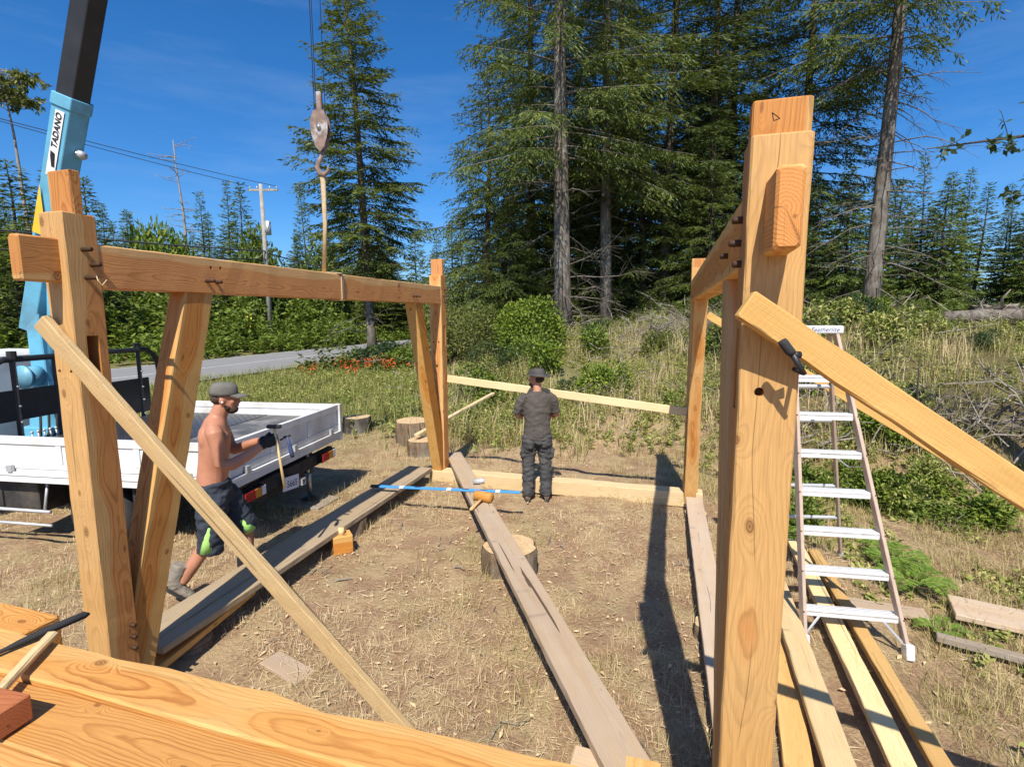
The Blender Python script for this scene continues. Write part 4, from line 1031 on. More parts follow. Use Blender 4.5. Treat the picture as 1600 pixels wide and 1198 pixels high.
cpm = MB(); n = 24; prof = [(0, .138), (.05, .136), (.085, .124), (.102, .095), (.107, .055), (.106, .03), (.100, .03)]
vs = [cq(r_ * math.cos(2*PI*k/n) * 1.03 - .006, r_ * .87 * math.sin(2*PI*k/n), z_) for r_, z_ in prof for k in range(n)]
cpm.add(vs, [(j*n+k, j*n+(k+1) % n, (j+1)*n+(k+1) % n, (j+1)*n+k) for j in range(len(prof)-1) for k in range(n)])
cpo = cpm.build('cap', MATS['cap_cloth'], P1, True)
br = MB(); pts = []
for j in range(7):
    for i in range(9):
        a = -1.15 + 2.3 * i / 8; e = j / 6
        pts.append(cq(.098 * math.cos(a) + e * .085 * math.cos(a * .55), (.088 + .0 * e) * math.sin(a) * (1 - .12 * e), .04 - .012 * e - .018 * (math.sin(a) ** 2) * (.4 + .6 * e)))
up2 = [p + Vector((0, 0, .007)) for p in pts]
f_ = [(j*9+i, j*9+i+1, (j+1)*9+i+1, (j+1)*9+i) for j in range(6) for i in range(8)]
br.add(pts, [tuple(reversed(x)) for x in f_]); br.add(up2, f_)
rim = [6*9+i for i in range(9)]
br.add([pts[i] for i in rim] + [up2[i] for i in rim], [(i, i+1, 9+i+1, 9+i) for i in range(8)])
br.build('cap_brim', MATS['cap_cloth'], cpo, True)
R1 = Matrix.Rotation(rad(-4), 3, 'Z')
b1m = MB(); b1m.ell(cq(.055, 0, -.09), (.052, .048, .04), rot=R1); b1m.ell(cq(.022, 0, -.068), (.048, .0645, .048), rot=R1); b1m.ell(cq(.096, 0, -.058), (.014, .03, .009), rot=R1)
b1m.build('beard', MATS['beard'], P1, True)
h1 = MB(); h1.ell(cq(-.038, 0, .0), (.072, .083, .052), rot=R1); h1.build('hair', MATS['beard'], P1, True)
for s in (-1, 1): MB().ell(cq(-.004, s * .09, -.02), (.009, .006, .009), 8, 6).build('earbud', MATS['decal_white'], P1, True)

# tools held by the walking worker
bpy.context.view_layer.update(); PM = P1.matrix_world.copy()
h_top = PM @ Vector((.475, -.125, 1.44)); h_bot = PM @ Vector((.53, -.16, .90))
hs_ = empty('claw_hammer', 'pale-handled hammer with flat black head held upright by the capped person', 'hammer', h_bot)
MB().tube([(0, 0, 0), (h_top - h_bot) * .5, (h_top - h_bot)], [.014, .012, .011], 8, flat=.75).build('handle', MATS['pale_lumber'], hs_, True)
MB().box(-.062, .062, -.02, .02, -.016, .016).build('hammer_head', MATS['black_steel'], hs_, mw=Matrix.Translation(h_top - h_bot), bevel=.006)
dr = empty('hand_tool', 'small dark blue-handled tool hanging from the gloved hands', 'hand tool', PM @ Vector((.60, -.10, 1.17)))
MB().tube([(.01, 0, -.02), (.0, 0, .03), (-.015, 0, .10), (-.03, 0, .175)], [.016, .022, .016, .009], 8).build('tool_handle', MATS['ink_blue'], dr, True)
MB().tube([(-.028, 0, .165), (-.06, .0, .165), (.0, 0, .18)], .01, 6).build('tool_head', MATS['black_steel'], dr, True)
MB().tube([(-.03, 0, .17), (-.09, -.01, .14)], .008, 6).build('tool_shaft', MATS['black_steel'], dr, True)

# ------------------------------------------------------------------ plants
def unit(a): return a / np.maximum(np.linalg.norm(a, axis=-1, keepdims=True), 1e-9)
def rhombi(P, D, N, L, Wd_, bend=0.0):
    """leaf-shaped quads: base P, direction D, width axis from N x D"""
    S_ = unit(np.cross(N, D)); L = np.asarray(L)[:, None]; Wd_ = np.asarray(Wd_)[:, None]
    mid = P + D * L * .45
    v = np.stack([P, mid + S_ * Wd_ * .5 + N * bend * L, P + D * L, mid - S_ * Wd_ * .5 + N * bend * L], 1)
    return v.reshape(-1, 3)
def put(nm, me, mt, root):
    if not me.materials: me.materials.append(MATS[mt])
    o = bpy.data.objects.new(nm, me); C.objects.link(o); o.parent = root
    if me.materials[0] is not MATS[mt]: o.material_slots[0].link = 'OBJECT'; o.material_slots[0].material = MATS[mt]
    return o
def quads(n): return np.arange(n * 4).reshape(-1, 4)

def conifer(seed, H, cb, R, nbr, droop=.25, up0=.35, spray=.2, sw=.06, hang=.35, density=1.0, bottom=.65, power=.75, lean=(0, 0), tr=.28, dead=0, twig_gap=.16, side=None):
    r = np.random.default_rng(seed)
    crown = []; mb = MB()
    def axis(h): k = h / H; return np.array([lean[0] * h + .12 * math.sin(k * 5 + seed), lean[1] * h + .1 * math.cos(k * 4 + seed), h])
    hs = np.linspace(0, H, 14); pts = [axis(h) for h in hs]; pts[0] = pts[0] - np.array([0, 0, .4])
    rad_ = [tr * (1.25 if i == 0 else 1) * max(.04, (1 - h / H) ** .8) for i, h in enumerate(hs)]
    mb.tube(pts, rad_, 12)
    for i in range(nbr):
        t_ = (i + r.uniform(0, 1)) / nbr; t_ = t_ ** 1.15; h = cb + (H - cb) * t_ * .985
        prof = (1 - t_) ** power * (bottom + (1 - bottom) * min(1, t_ / .22))
        L = max(.15, R * prof * r.uniform(.62, 1.15)); az = i * 2.39996 + r.uniform(-.5, .5)
        if side is not None and math.cos(az - side) < -.2: L *= .55
        el = up0 * (2 * t_ - .55) + r.normal(0, .10)
        d = np.array([math.cos(az) * math.cos(el), math.sin(az) * math.cos(el), math.sin(el)])
        o = axis(h); k = np.linspace(0, 1, 7)
        bp = o + d * L * k[:, None]; bp[:, 2] += -droop * L * k ** 2 + .10 * L * np.clip(k - .6, 0, 1) ** 1.3
        br = .014 + .008 * L
        mb.tube(bp, list(np.linspace(br * .8, .006, 7)), 4, cap=False)
        nt = max(3, int(L / twig_gap * density)); s_ = r.uniform(.16, 1.0, nt) ** .85
        idx = s_ * 6; i0 = np.minimum(idx.astype(int), 5); fr = (idx - i0)[:, None]
        tp = bp[i0] * (1 - fr) + bp[i0 + 1] * fr
        td = unit(bp[i0 + 1] - bp[i0]); lat = unit(np.cross(td, [0, 0, 1.0])) * np.where(r.uniform(size=nt) < .5, -1, 1)[:, None]
        tdir = unit(td * r.uniform(.35, .9, (nt, 1)) + lat * r.uniform(.5, 1, (nt, 1)) + np.array([0, 0, -1]) * r.uniform(0, hang, (nt, 1)))
        tl = np.minimum(1.15, .16 + .30 * L * (1 - .75 * s_)) * r.uniform(.6, 1.2, nt)
        ns = np.maximum(2, (tl / (spray * .42)).astype(int)); ii = np.repeat(np.arange(nt), ns)
        w = np.concatenate([np.linspace(.05, 1, q) for q in ns]); 
        pp = tp[ii] + tdir[ii] * (tl[ii] * w)[:, None]; pp[:, 2] -= hang * .5 * tl[ii] * w ** 2
        m_ = len(ii); sd = np.where(np.arange(m_) % 2 == 0, 1, -1)[:, None]
        lat2 = unit(np.cross(tdir[ii], [0, 0, 1.0]))
        dd = unit(tdir[ii] + lat2 * sd * r.uniform(.15, .8, (m_, 1)) + np.array([0, 0, -1]) * r.uniform(-.15, hang * 1.3, (m_, 1)))
        nn = unit(np.array([0, 0, 1.0]) + r.normal(0, .55, (m_, 3))); nn = unit(nn - dd * (nn * dd).sum(1, keepdims=True))
        crown.append(rhombi(pp, dd, nn, spray * r.uniform(.7, 1.3, m_), sw * r.uniform(.7, 1.3, m_), .03))
        tip = bp[-1]; crown.append(rhombi(tip[None], unit(bp[-1] - bp[-2])[None], np.array([[0, 0, 1.0]]), np.array([spray]), np.array([sw])))
    for i in range(dead):
        h = r.uniform(.12, 1) * cb; az = r.uniform(0, 6.28); L = r.uniform(.35, 1) * R * .75; el = r.uniform(-.35, .25)
        d = np.array([math.cos(az) * math.cos(el), math.sin(az) * math.cos(el), math.sin(el)]); o = axis(h); k = np.linspace(0, 1, 6)
        bp = o + d * L * k[:, None]; bp[:, 2] += -r.uniform(.0, .3) * L * k ** 2; bp += r.normal(0, .03 * L, bp.shape) * k[:, None]
        mb.tube(bp, list(np.linspace(.028, .006, 6)), 4, cap=False)
        for _ in range(int(L * 3)):
            q = r.uniform(.3, 1); p = bp[int(q * 5)]; dd = unit(d + r.normal(0, .7, 3) + [0, 0, -.4]); e = p + dd * r.uniform(.2, .6) * L * .5
            mb.tube([p, (p + e) / 2 + r.normal(0, .03, 3), e], [.009, .006, .004], 3, cap=False)
    Cv = np.concatenate(crown)
    return mb.mesh('trunk'), np_mesh('crown', Cv, quads(len(Cv) // 4))

def tree(name, label, x, y, meshes, mats, rz=0, sc=1, group=None, cat='tree', z=None):
    root = empty(name, label, cat, (x, y, gz(x, y) if z is None else z), rz, group)
    if sc != 1: root.scale = (sc, sc, sc) if not hasattr(sc, '__len__') else sc
    tm_, cm_ = meshes
    for nm, me, mt in (('trunk', tm_, mats[0]), ('crown', cm_, mats[1])): put(nm, me, mt, root)
    for p in (tm_,):
        p.polygons.foreach_set('use_smooth', np.ones(len(p.polygons), dtype=bool))
    return root

# the fir standing alone by the road
tree('douglas_fir', 'lone dark fir with leaning bare lower trunk beside the road', -7.75, 30.0,
     conifer(11, 24, 4.6, 4.5, 250, droop=.06, up0=.55, spray=.28, sw=.07, hang=.35, density=2.7, bottom=.55, power=.8, lean=(-.052, 0), tr=.27, dead=10), ('bark', 'fir_needles'))
# the big firs at the edge of the wood
big1 = conifer(21, 27, 7.0, 5.2, 150, droop=.14, up0=.4, spray=.22, sw=.045, hang=.6, density=2.2, bottom=.95, power=.5, tr=.36, dead=26)
tree('douglas_fir', 'big fir with thick grey lower trunk behind the round green bush', 2.0, 22.0, big1, ('bark', 'fir_needles'))
big2 = conifer(22, 26, 6.2, 4.4, 140, droop=.13, up0=.4, spray=.22, sw=.045, hang=.55, density=2.1, bottom=.9, power=.5, tr=.27, dead=22)
tree('douglas_fir', 'fir with slimmer grey trunk just right of the thickest trunk', 4.15, 24.0, big2, ('bark', 'fir_needles'), .7)
low1 = conifer(23, 12.5, .5, 4.4, 150, droop=.22, up0=.4, spray=.2, sw=.045, hang=.55, density=2.5, bottom=1, power=.7, tr=.2)
tree('young_fir', 'bushy bright green young fir left of the thick grey trunk', -1.1, 25.0, low1, ('bark_dark', 'fir_needles_light'))
tree('young_fir', 'bushy young fir between and behind the two grey trunks', 3.9, 28.5, low1, ('bark_dark', 'fir_needles_light'), 2.1, .95)
big3 = conifer(24, 28, 5.8, 4.4, 165, droop=.1, up0=.45, spray=.25, sw=.055, hang=.35, density=2.2, bottom=.9, power=.5, tr=.25, dead=16)
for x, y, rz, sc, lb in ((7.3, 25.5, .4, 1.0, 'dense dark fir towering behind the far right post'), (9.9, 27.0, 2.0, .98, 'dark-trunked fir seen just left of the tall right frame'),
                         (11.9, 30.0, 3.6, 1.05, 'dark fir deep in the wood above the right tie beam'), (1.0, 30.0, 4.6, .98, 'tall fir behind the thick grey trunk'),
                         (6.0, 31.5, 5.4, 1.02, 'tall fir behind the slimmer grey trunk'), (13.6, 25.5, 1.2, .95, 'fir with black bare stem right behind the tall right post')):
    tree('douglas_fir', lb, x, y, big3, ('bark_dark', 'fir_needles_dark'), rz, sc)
tree('young_fir', 'low green fir under the dark trunks left of the right frame', 8.6, 23.6, low1, ('bark_dark', 'fir_needles_light'), 4.0, (.7, .7, .62))
tree('young_fir', 'low fir hiding the foot of the dark trunks', 11.5, 25.5, low1, ('bark_dark', 'fir_needles_light'), 1.0, (.8, .8, .6))
for x, y, rz, sc, lb in ((2.9, 26.6, 1.5, (.75, .75, .7), 'young fir filling the gap right of the thickest trunk'), (6.3, 26.2, 3.0, (.85, .85, .78), 'young fir between the slimmer trunk and the far right post'),
                         (-.2, 23.6, 5.0, (.62, .62, .5), 'small fir low beside the thickest trunk'), (.9, 27.5, .3, (.9, .9, 1.05), 'leafy taller young fir behind the thickest trunk')):
    tree('young_fir', lb, x, y, low1, ('bark_dark', 'fir_needles_light'), rz, sc)
# the tall bare-stemmed fir on the right
tall = conifer(31, 25, 9.6, 4.8, 120, droop=.18, up0=.3, spray=.22, sw=.05, hang=.6, density=2.2, bottom=1, power=.45, tr=.31, dead=58, side=2.6)
tree('douglas_fir', 'tall fir on the right with long bare trunk and dead branches', 14.2, 21.0, tall, ('bark', 'fir_needles'), .3)
# far trees: three kinds, each tree an object of its own
kinds = [conifer(41, 13, .5, 3.1, 165, droop=.1, up0=.55, spray=.34, sw=.10, hang=.25, density=2.3, bottom=.9, power=.9, tr=.15, twig_gap=.2),
         conifer(42, 12, .4, 3.5, 165, droop=.16, up0=.45, spray=.34, sw=.10, hang=.35, density=2.3, bottom=.9, power=.8, tr=.15, twig_gap=.2),
         conifer(43, 14, .9, 2.7, 155, droop=.08, up0=.5, spray=.34, sw=.10, hang=.25, density=2.2, bottom=.8, power=1.0, tr=.13, twig_gap=.2)]
r = np.random.default_rng(5)
def far_row(x0, y0, x1, y1, n, s0, s1, jit, label, group, mat='far_needles', tall_k=None):
    for i in range(n):
        f_ = (i + .5) / n; x = x0 + (x1 - x0) * f_ + r.normal(0, jit); y = y0 + (y1 - y0) * f_ + r.normal(0, jit)
        k = int(r.integers(0, 3)); s_ = r.uniform(s0, s1)
        tree('forest_fir', label, x, y, kinds[k], ('bark_dark', mat), r.uniform(0, 6.28), (s_ * r.uniform(.9, 1.15) * (1.5 if s1 < .62 else 1), s_ * r.uniform(.9, 1.15) * (1.5 if s1 < .62 else 1), s_), group)
far_row(-56, 34, -20, 60, 36, .6, .95, 2.6, 'young fir in the thick row across the road behind the truck', 'firs across the road behind the truck')
far_row(-58, 44, -14, 68, 26, .85, 1.2, 2.8, 'fir standing behind the first row across the road', 'firs behind the first row across the road')
far_row(-23, 58, 6, 72, 18, .7, 1.05, 2.4, 'distant fir showing between the lone fir and the wood', 'distant firs between lone fir and wood')
far_row(15, 38, 54, 34, 30, .58, .82, 1.8, 'dark fir in the row behind the stumps on the right', 'firs behind the stumps on the right')
far_row(17, 50, 70, 46, 34, .82, 1.08, 2.2, 'taller fir rising behind the row on the right', 'taller firs at the back on the right')
far_row(1, 37, 16, 36, 8, 1.1, 1.4, 1.6, 'fir closing the gaps deep inside the wood', 'firs deep inside the wood', 'fir_needles_dark')
far_row(-46, 29, -14.5, 62, 26, .30, .52, 1.0, 'bushy little bright fir in front of the trees across the road', 'little firs in front across the road', 'fir_needles_light')
far_row(-16, 52, 2, 58, 10, .4, .6, 1.4, 'little fir in the gap behind the lone fir', 'little firs behind the lone fir', 'fir_needles_light')
tree('forest_fir', 'dark full fir at the left edge of the picture', -27.0, 29.5, kinds[1], ('bark_dark', 'fir_needles'), 1, (1.3, 1.3, .88))
tree('forest_fir', 'second dark fir right of the one at the left edge', -27.5, 35.5, kinds[0], ('bark_dark', 'fir_needles'), 2, (1.2, 1.2, .86))
# dead snags behind the truck
def snag(seed, H, bare, lean, tuft=False):
    rr = np.random.default_rng(seed); mb = MB(); hs = np.linspace(-.4, H, 10)
    ax = lambda h: np.array([lean * h + .15 * math.sin(h * .5 + seed), 0, h])
    mb.tube([ax(h) for h in hs], list(np.linspace(.2, .03, 10)), 7)
    cr = []
    for i in range(46):
        h = rr.uniform(bare, 1) * H; L = rr.uniform(.4, 1.5) * (1.7 if h > .8 * H else 1.0); az = rr.uniform(0, 6.28); d = np.array([math.cos(az), math.sin(az), rr.uniform(-.3, .35)])
        a = ax(h); e = a + d * L; m_ = (a + e) / 2 + rr.normal(0, .08, 3); mb.tube([a, m_, e], [.035, .022, .01], 4, cap=False)
        for _ in range(4):
            p = a + (e - a) * rr.uniform(.4, 1); q = p + unit(d + rr.normal(0, .8, 3)) * rr.uniform(.15, .5); mb.tube([p, q], [.013, .007], 3, cap=False)
            if tuft and h > .8 * H:
                for _ in range(10): cr.append(rhombi((p + (q - p) * rr.uniform(.2, 1))[None], unit(rr.normal(0, 1, 3) + [0, 0, -.2])[None], unit(rr.normal(0, 1, 3))[None], np.array([.4]), np.array([.14])))
    cm_ = np_mesh('crown', np.concatenate(cr), quads(len(cr))) if cr else None
    return mb.mesh('trunk'), cm_
def snag_tree(label, x, y, ms, mt):
    root = empty('dead_tree', label, 'tree', (x, y, gz(x, y)))
    link('trunk', ms[0], MATS[mt], root, smooth=True)
    if ms[1]: link('crown', ms[1], MATS['dull_leaf'], root)
snag_tree('thin dead snag with bare twigs rising above the far treeline', -27.5, 46.0, snag(3, 16.6, .35, -.02), 'dead_wood')
snag_tree('spindly leaning tree with a small tuft of crown at the left edge', -30.6, 35.5, snag(7, 17.8, .84, -.09, True), 'dead_wood')

# ---- shrubs
def road_far(x, y): return (x - A.x) * V.x + (y - A.y) * V.y
def leafball(seed, n, rx, ry, rz_, L, Wl, shell=.75, lobes=7, droop=0.0):
    """leaf clumps through the volume of an uneven bush, with the bare stems inside"""
    rr = np.random.default_rng(seed)
    cen = rr.normal(0, .38, (lobes, 3)) * [rx, ry, rz_ * .5] + [0, 0, rz_ * .55]; rs = rr.uniform(.38, .62, lobes)
    k = rr.integers(0, lobes, n); d = unit(rr.normal(0, 1, (n, 3))); rr_ = rr.uniform(0, 1, n) ** (1 / 3) * (1 - shell) + shell * rr.uniform(.8, 1.05, n)
    P = cen[k] + d * (rs[k] * rr_)[:, None] * [rx, ry, rz_]; P[:, 2] = np.abs(P[:, 2])
    D = unit(d * .6 + rr.normal(0, .7, (n, 3)) + [0, 0, .15 - droop]); N = unit(d * .5 + rr.normal(0, .5, (n, 3)) + [0, 0, .7]); N = unit(N - D * (N * D).sum(1, keepdims=True))
    V_ = rhombi(P, D, N, L * rr.uniform(.6, 1.3, n), Wl * rr.uniform(.6, 1.3, n), .06)
    mb = MB()
    for i in range(lobes * 3):
        c = cen[i % lobes] + rr.normal(0, .2, 3) * [rx, ry, rz_]; b = rr.normal(0, .12, 3) * [rx, ry, 0]
        mb.tube([b, (b + c) / 2 + rr.normal(0, .05, 3), c], [.018, .012, .006], 4, cap=False)
    return np_mesh('foliage', V_, quads(n)), mb.mesh('stems')
def shrub(name, label, x, y, ms, mat, rz=0, sc=1, cat='bush', group=None, dz=0):
    root = empty(name, label, cat, (x, y, gz(x, y) - .05 + dz), rz, group); root.scale = (sc, sc, sc) if not hasattr(sc, '__len__') else sc
    for nm, me, mt in (('foliage', ms[0], mat), ('stems', ms[1], 'dead_wood')):
        put(nm, me, mt, root)
    return root
s1 = leafball(1, 9000, 1.35, 1.2, 1.75, .13, .065, .72)
shrub('green_bush', 'round bright green bush behind the person in the hat', .75, 17.0, s1, 'salal_leaf')
s2 = leafball(2, 6500, 1.4, 1.2, 1.55, .12, .04, .6)
shrub('olive_bush', 'olive twiggy bush left of the round green bush', -1.05, 18.5, s2, 'dull_leaf')
shrub('olive_bush', 'tall olive bush behind the far left post', -2.4, 20.5, s2, 'dull_leaf', 2, (.9, 1, 1.25))
s3 = leafball(3, 3600, .8, .8, .8, .14, .07, .6)
shrub('dark_bush', 'dark blue-green leafy bush at the road edge under the lone fir', -6.5, 25.5, s3, 'dark_leaf', 0, (1.3, 1.2, 1.3))
shrub('green_shrub', 'green shrub beside the foot of the lone fir', -5.0, 24.5, s3, 'bracken', 1, (1.5, 1.2, 1.3))
shrub('green_shrub', 'leafy shrub seen between the strut and far left post', -3.5, 22.5, s3, 'bracken', 2, (1.5, 1.2, 1.5))
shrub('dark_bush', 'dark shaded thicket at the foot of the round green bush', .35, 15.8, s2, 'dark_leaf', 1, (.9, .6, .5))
# broadleaf trees mixed into the belt across the road
bl_ = [leafball(81 + k, 5200, 2.3, 2.2, 4.6, .42, .2, .5, 9) for k in range(2)]
rq = np.random.default_rng(8)
for k in range(24):
    f_ = (k + rq.uniform(0, 1)) / 24; x = -47 + 44 * f_ + rq.normal(0, 1); y = 34 + 27 * f_ + rq.normal(0, 1.5)
    if road_far(x, y) > -23.5: continue
    shrub('broadleaf_tree', 'rounded light green broadleaf tree in the belt across the road', x, y, bl_[k % 2], ('bracken', 'far_needles', 'salal_leaf')[k % 3], rq.uniform(0, 6), (rq.uniform(.7, 1.2), rq.uniform(.7, 1.2), rq.uniform(.9, 1.7)), 'tree', 'broadleaf trees across the road')
# low shrubs and brambles over the bank
sb = [leafball(31 + k, 1500, .55, .5, .6, .10, .045, .55, 6) for k in range(3)]
rq = np.random.default_rng(61); cnt = 0
while cnt < 40:
    x = rq.uniform(-1, 13); y = rq.uniform(7, 19); q_ = y - (8.8 - .62 * min(max(x - 2.2, 0), 6.5))
    if q_ < 1.4 or x > .9 * y + 1.5: continue
    near_ = y < 12
    shrub('bank_shrub', 'low leafy shrub among the weeds on the bank', x, y, sb[cnt % 3], ('weed_leaf', 'bracken', 'dull_leaf', 'salal_leaf', 'dark_leaf')[int(rq.integers(0, 5))], rq.uniform(0, 6), rq.uniform(.6, 1.25) * (.8 if near_ else 1.1), group='low shrubs on the bank'); cnt += 1
for k in range(20):
    x = rq.uniform(3.0, 6.6); y = rq.uniform(5.6, 8.6)
    if x > .95 * y + .3: continue
    shrub('leafy_weed', 'low leafy weed clump on the ground behind the stepladder', x, y, sb[k % 3], ('weed_leaf', 'bracken', 'salal_leaf')[k % 3], rq.uniform(0, 6), (rq.uniform(.5, .9), rq.uniform(.5, .9), rq.uniform(.4, .75)), group='weed clumps behind the stepladder')
# leafy plant with pink blossom behind the tall right post
shrub('flowering_shrub', 'leggy shrub with pink blossom beside the tall right post', 6.3, 11.2, leafball(9, 1500, .5, .5, 1.5, .10, .05, .6), 'weed_leaf')
# alder outside the right edge whose branches reach into the picture
al = empty('alder_tree', 'leafy alder branches reaching in at the right edge', 'tree', (7.05, 6.2, gz(7.05, 6.2)))
rr = np.random.default_rng(14); tmb = MB(); lv_ = []
tmb.tube([(0, 0, -.3), (.1, 0, 3), (0, .1, 6.5), (.1, .1, 9)], [.14, .11, .08, .03], 10)
tips = [((0, 0, 4.0), (-1.15, -.15, 4.25)), ((0, 0, 3.8), (-1.2, .2, 3.75)), ((0, 0, 4.3), (-2.25, .2, 4.30)), ((0, 0, 4.6), (-1.0, 0, 4.7)), ((0, 0, 5.0), (-1.35, 0, 5.45)), ((0, 0, 3.2), (-1.0, .2, 3.3)), ((0, .1, 5), (1.4, .2, 5.6)), ((0, .1, 4), (1.2, .5, 4.6)), ((0, 0, 6), (.5, -1.2, 6.8)), ((0, 0, 6.4), (.3, 1.2, 7))]
for a, b in tips:
    a, b = np.array(a, float), np.array(b, float); mm_ = (a + b) / 2 + [0, 0, .12]
    tmb.tube([a, mm_, b], [.035, .02, .006], 5, cap=False)
    for j in range(15):
        f_ = rr.uniform(.35, 1); p = a * (1 - f_) ** 2 + 2 * mm_ * f_ * (1 - f_) + b * f_ ** 2
        e = p + unit(rr.normal(0, 1, 3) * [1, .6, .7] + unit(b - a) * .4) * rr.uniform(.12, .38); tmb.tube([p, e], [.006, .003], 3, cap=False)
        for _ in range(6):
            q = p + (e - p) * rr.uniform(.2, 1.05); D_ = unit(rr.normal(0, 1, 3) + [0, 0, -.4]); N_ = unit(rr.normal(0, .6, 3) + [0, 0, 1]); N_ = unit(N_ - D_ * (N_ @ D_))
            lv_.append(rhombi(q[None], D_[None], N_[None], np.array([rr.uniform(.07, .11)]), np.array([rr.uniform(.045, .065)]), .05))
link('trunk', tmb.mesh('trunk'), MATS['bark_dark'], al, smooth=True)
link('crown', np_mesh('crown', np.concatenate(lv_), quads(len(lv_))), MATS['dark_leaf'], al)

# ---- ferns
def fern_mesh(seed, n=8, L=.62):
    rr = np.random.default_rng(seed); mb = MB(); q = []
    for i in range(n):
        az = i * 2.4 + rr.uniform(-.3, .3); l = L * rr.uniform(.7, 1.1); k = np.linspace(0, 1, 9)
        rad_ = l * k * (1 - .25 * k); z = l * (.75 * k - .62 * k ** 2.2); sp = np.stack([np.cos(az) * rad_, np.sin(az) * rad_, z + .02], 1)
        mb.tube(sp, list(np.linspace(.006, .002, 9)), 3, cap=False)
        kk = np.linspace(.14, 1, 26); pos = np.stack([np.interp(kk, k, sp[:, j]) for j in range(3)], 1); tan = unit(np.gradient(pos, axis=0)); lat = unit(np.cross(tan, [0, 0, 1.0]))
        for s in (-1, 1):
            D = unit(lat * s + tan * .45 + rr.normal(0, .08, pos.shape)); N = unit(np.cross(tan, lat * s)) * s; N = unit(np.array([0, 0, 1.0]) - D * D[:, 2:3])
            ll = l * .30 * np.sin(np.clip(kk * 1.05, 0, 1) * PI) ** .7 * (1 - .25 * kk) + .015
            q.append(rhombi(pos, D, N, ll * .85, ll * .17 + .004, .04))
    Vq = np.concatenate(q); return np_mesh('fronds', Vq, quads(len(Vq) // 4)), mb.mesh('stalks')
fe = fern_mesh(4)
for x, y, s_, lb in ((3.6, 4.5, .85, 'large bright fern right of the stepladder feet'), (3.75, 4.95, .8, 'smaller fern behind the large bright fern'), (2.95, 5.55, .7, 'fern growing between the ladder legs'),
                     (3.35, 3.85, .45, 'little fern at the edge of the weathered slab'), (4.05, 3.55, .5, 'little fern over the end of the grey rail')):
    rt = empty('fern', lb, 'fern', (x, y, gz(x, y)), x * 3); rt.scale = (s_,) * 3
    for nm, me, mt in (('fronds', fe[0], 'fern_leaf'), ('stalks', fe[1], 'dull_leaf')):
        if not me.materials: me.materials.append(MATS[mt])
        o = bpy.data.objects.new(nm, me); C.objects.link(o); o.parent = rt

# ---- ground cover that nobody could count
def blades(P, H, Wb, az, lean, rr, curve=.35):
    """thin bent blades, two segments"""
    n = len(P); d = np.stack([np.cos(az), np.sin(az), np.zeros(n)], 1); s_ = np.stack([-np.sin(az), np.cos(az), np.zeros(n)], 1)
    up = np.array([0, 0, 1.0]); H = H[:, None]; Wb = Wb[:, None]; lean = lean[:, None]
    m_ = P + up * H * .55 * np.cos(lean) + d * H * .55 * np.sin(lean); l2 = lean + curve
    e = m_ + up * H * .5 * np.cos(l2) + d * H * .5 * np.sin(l2)
    V_ = np.stack([P - s_ * Wb * .5, P + s_ * Wb * .5, m_ + s_ * Wb * .4, e, m_ - s_ * Wb * .4], 1).reshape(-1, 3)
    b = np.arange(n) * 5
    F = np.stack([np.stack([b, b + 1, b + 2, b + 4], 1), np.stack([b + 4, b + 2, b + 3, b + 3], 1)], 1).reshape(-1, 4)
    return V_, F
def blade_obj(name, label, pts, h0, h1, w, mat, per, spread_, seed, lean=.5, curve=.35):
    rr = np.random.default_rng(seed); n = len(pts) * per
    c = np.repeat(pts, per, 0); sz = np.repeat(rr.uniform(.6, 1.25, len(pts)), per)
    P = c + rr.normal(0, spread_, (n, 2)) * sz[:, None]; P3 = np.column_stack([P, terrain(P[:, 0], P[:, 1]) - .01])
    out = P - c; az = np.arctan2(out[:, 1], out[:, 0]) + rr.normal(0, .7, n)
    V_, F = blades(P3, rr.uniform(h0, h1, n) * sz, w * rr.uniform(.6, 1.3, n), az, np.abs(rr.normal(0, lean, n)), rr, curve)
    # the tip face is a triangle
    F = [tuple(f[:3]) if f[2] == f[3] else tuple(f) for f in F.tolist()] if n < 200 else None
    b = np.arange(n) * 5
    me = bpy.data.meshes.new(name); me.vertices.add(len(V_)); me.vertices.foreach_set('co', V_.astype(np.float32).ravel())
    li = np.stack([b, b+1, b+2, b+4, b+4, b+2, b+3], 1).astype(np.int32).ravel(); me.loops.add(len(li)); me.loops.foreach_set('vertex_index', li)
    st = np.stack([np.arange(n) * 7, np.arange(n) * 7 + 4], 1).astype(np.int32).ravel(); me.polygons.add(2 * n); me.polygons.foreach_set('loop_start', st); me.update(calc_edges=True)
    return tag(link(name, me, MATS[mat]), label, kind='stuff')
def scatter(n, x0, x1, y0, y1, rr, keep=None):
    p = np.column_stack([rr.uniform(x0, x1, n), rr.uniform(y0, y1, n)])
    return p if keep is None else p[keep(p[:, 0], p[:, 1])]
rr = np.random.default_rng(100)
dens = lambda x, y: (wob(x, y, 1.1, 2.0) + .6 * wob(x, y, 3.1, .7))
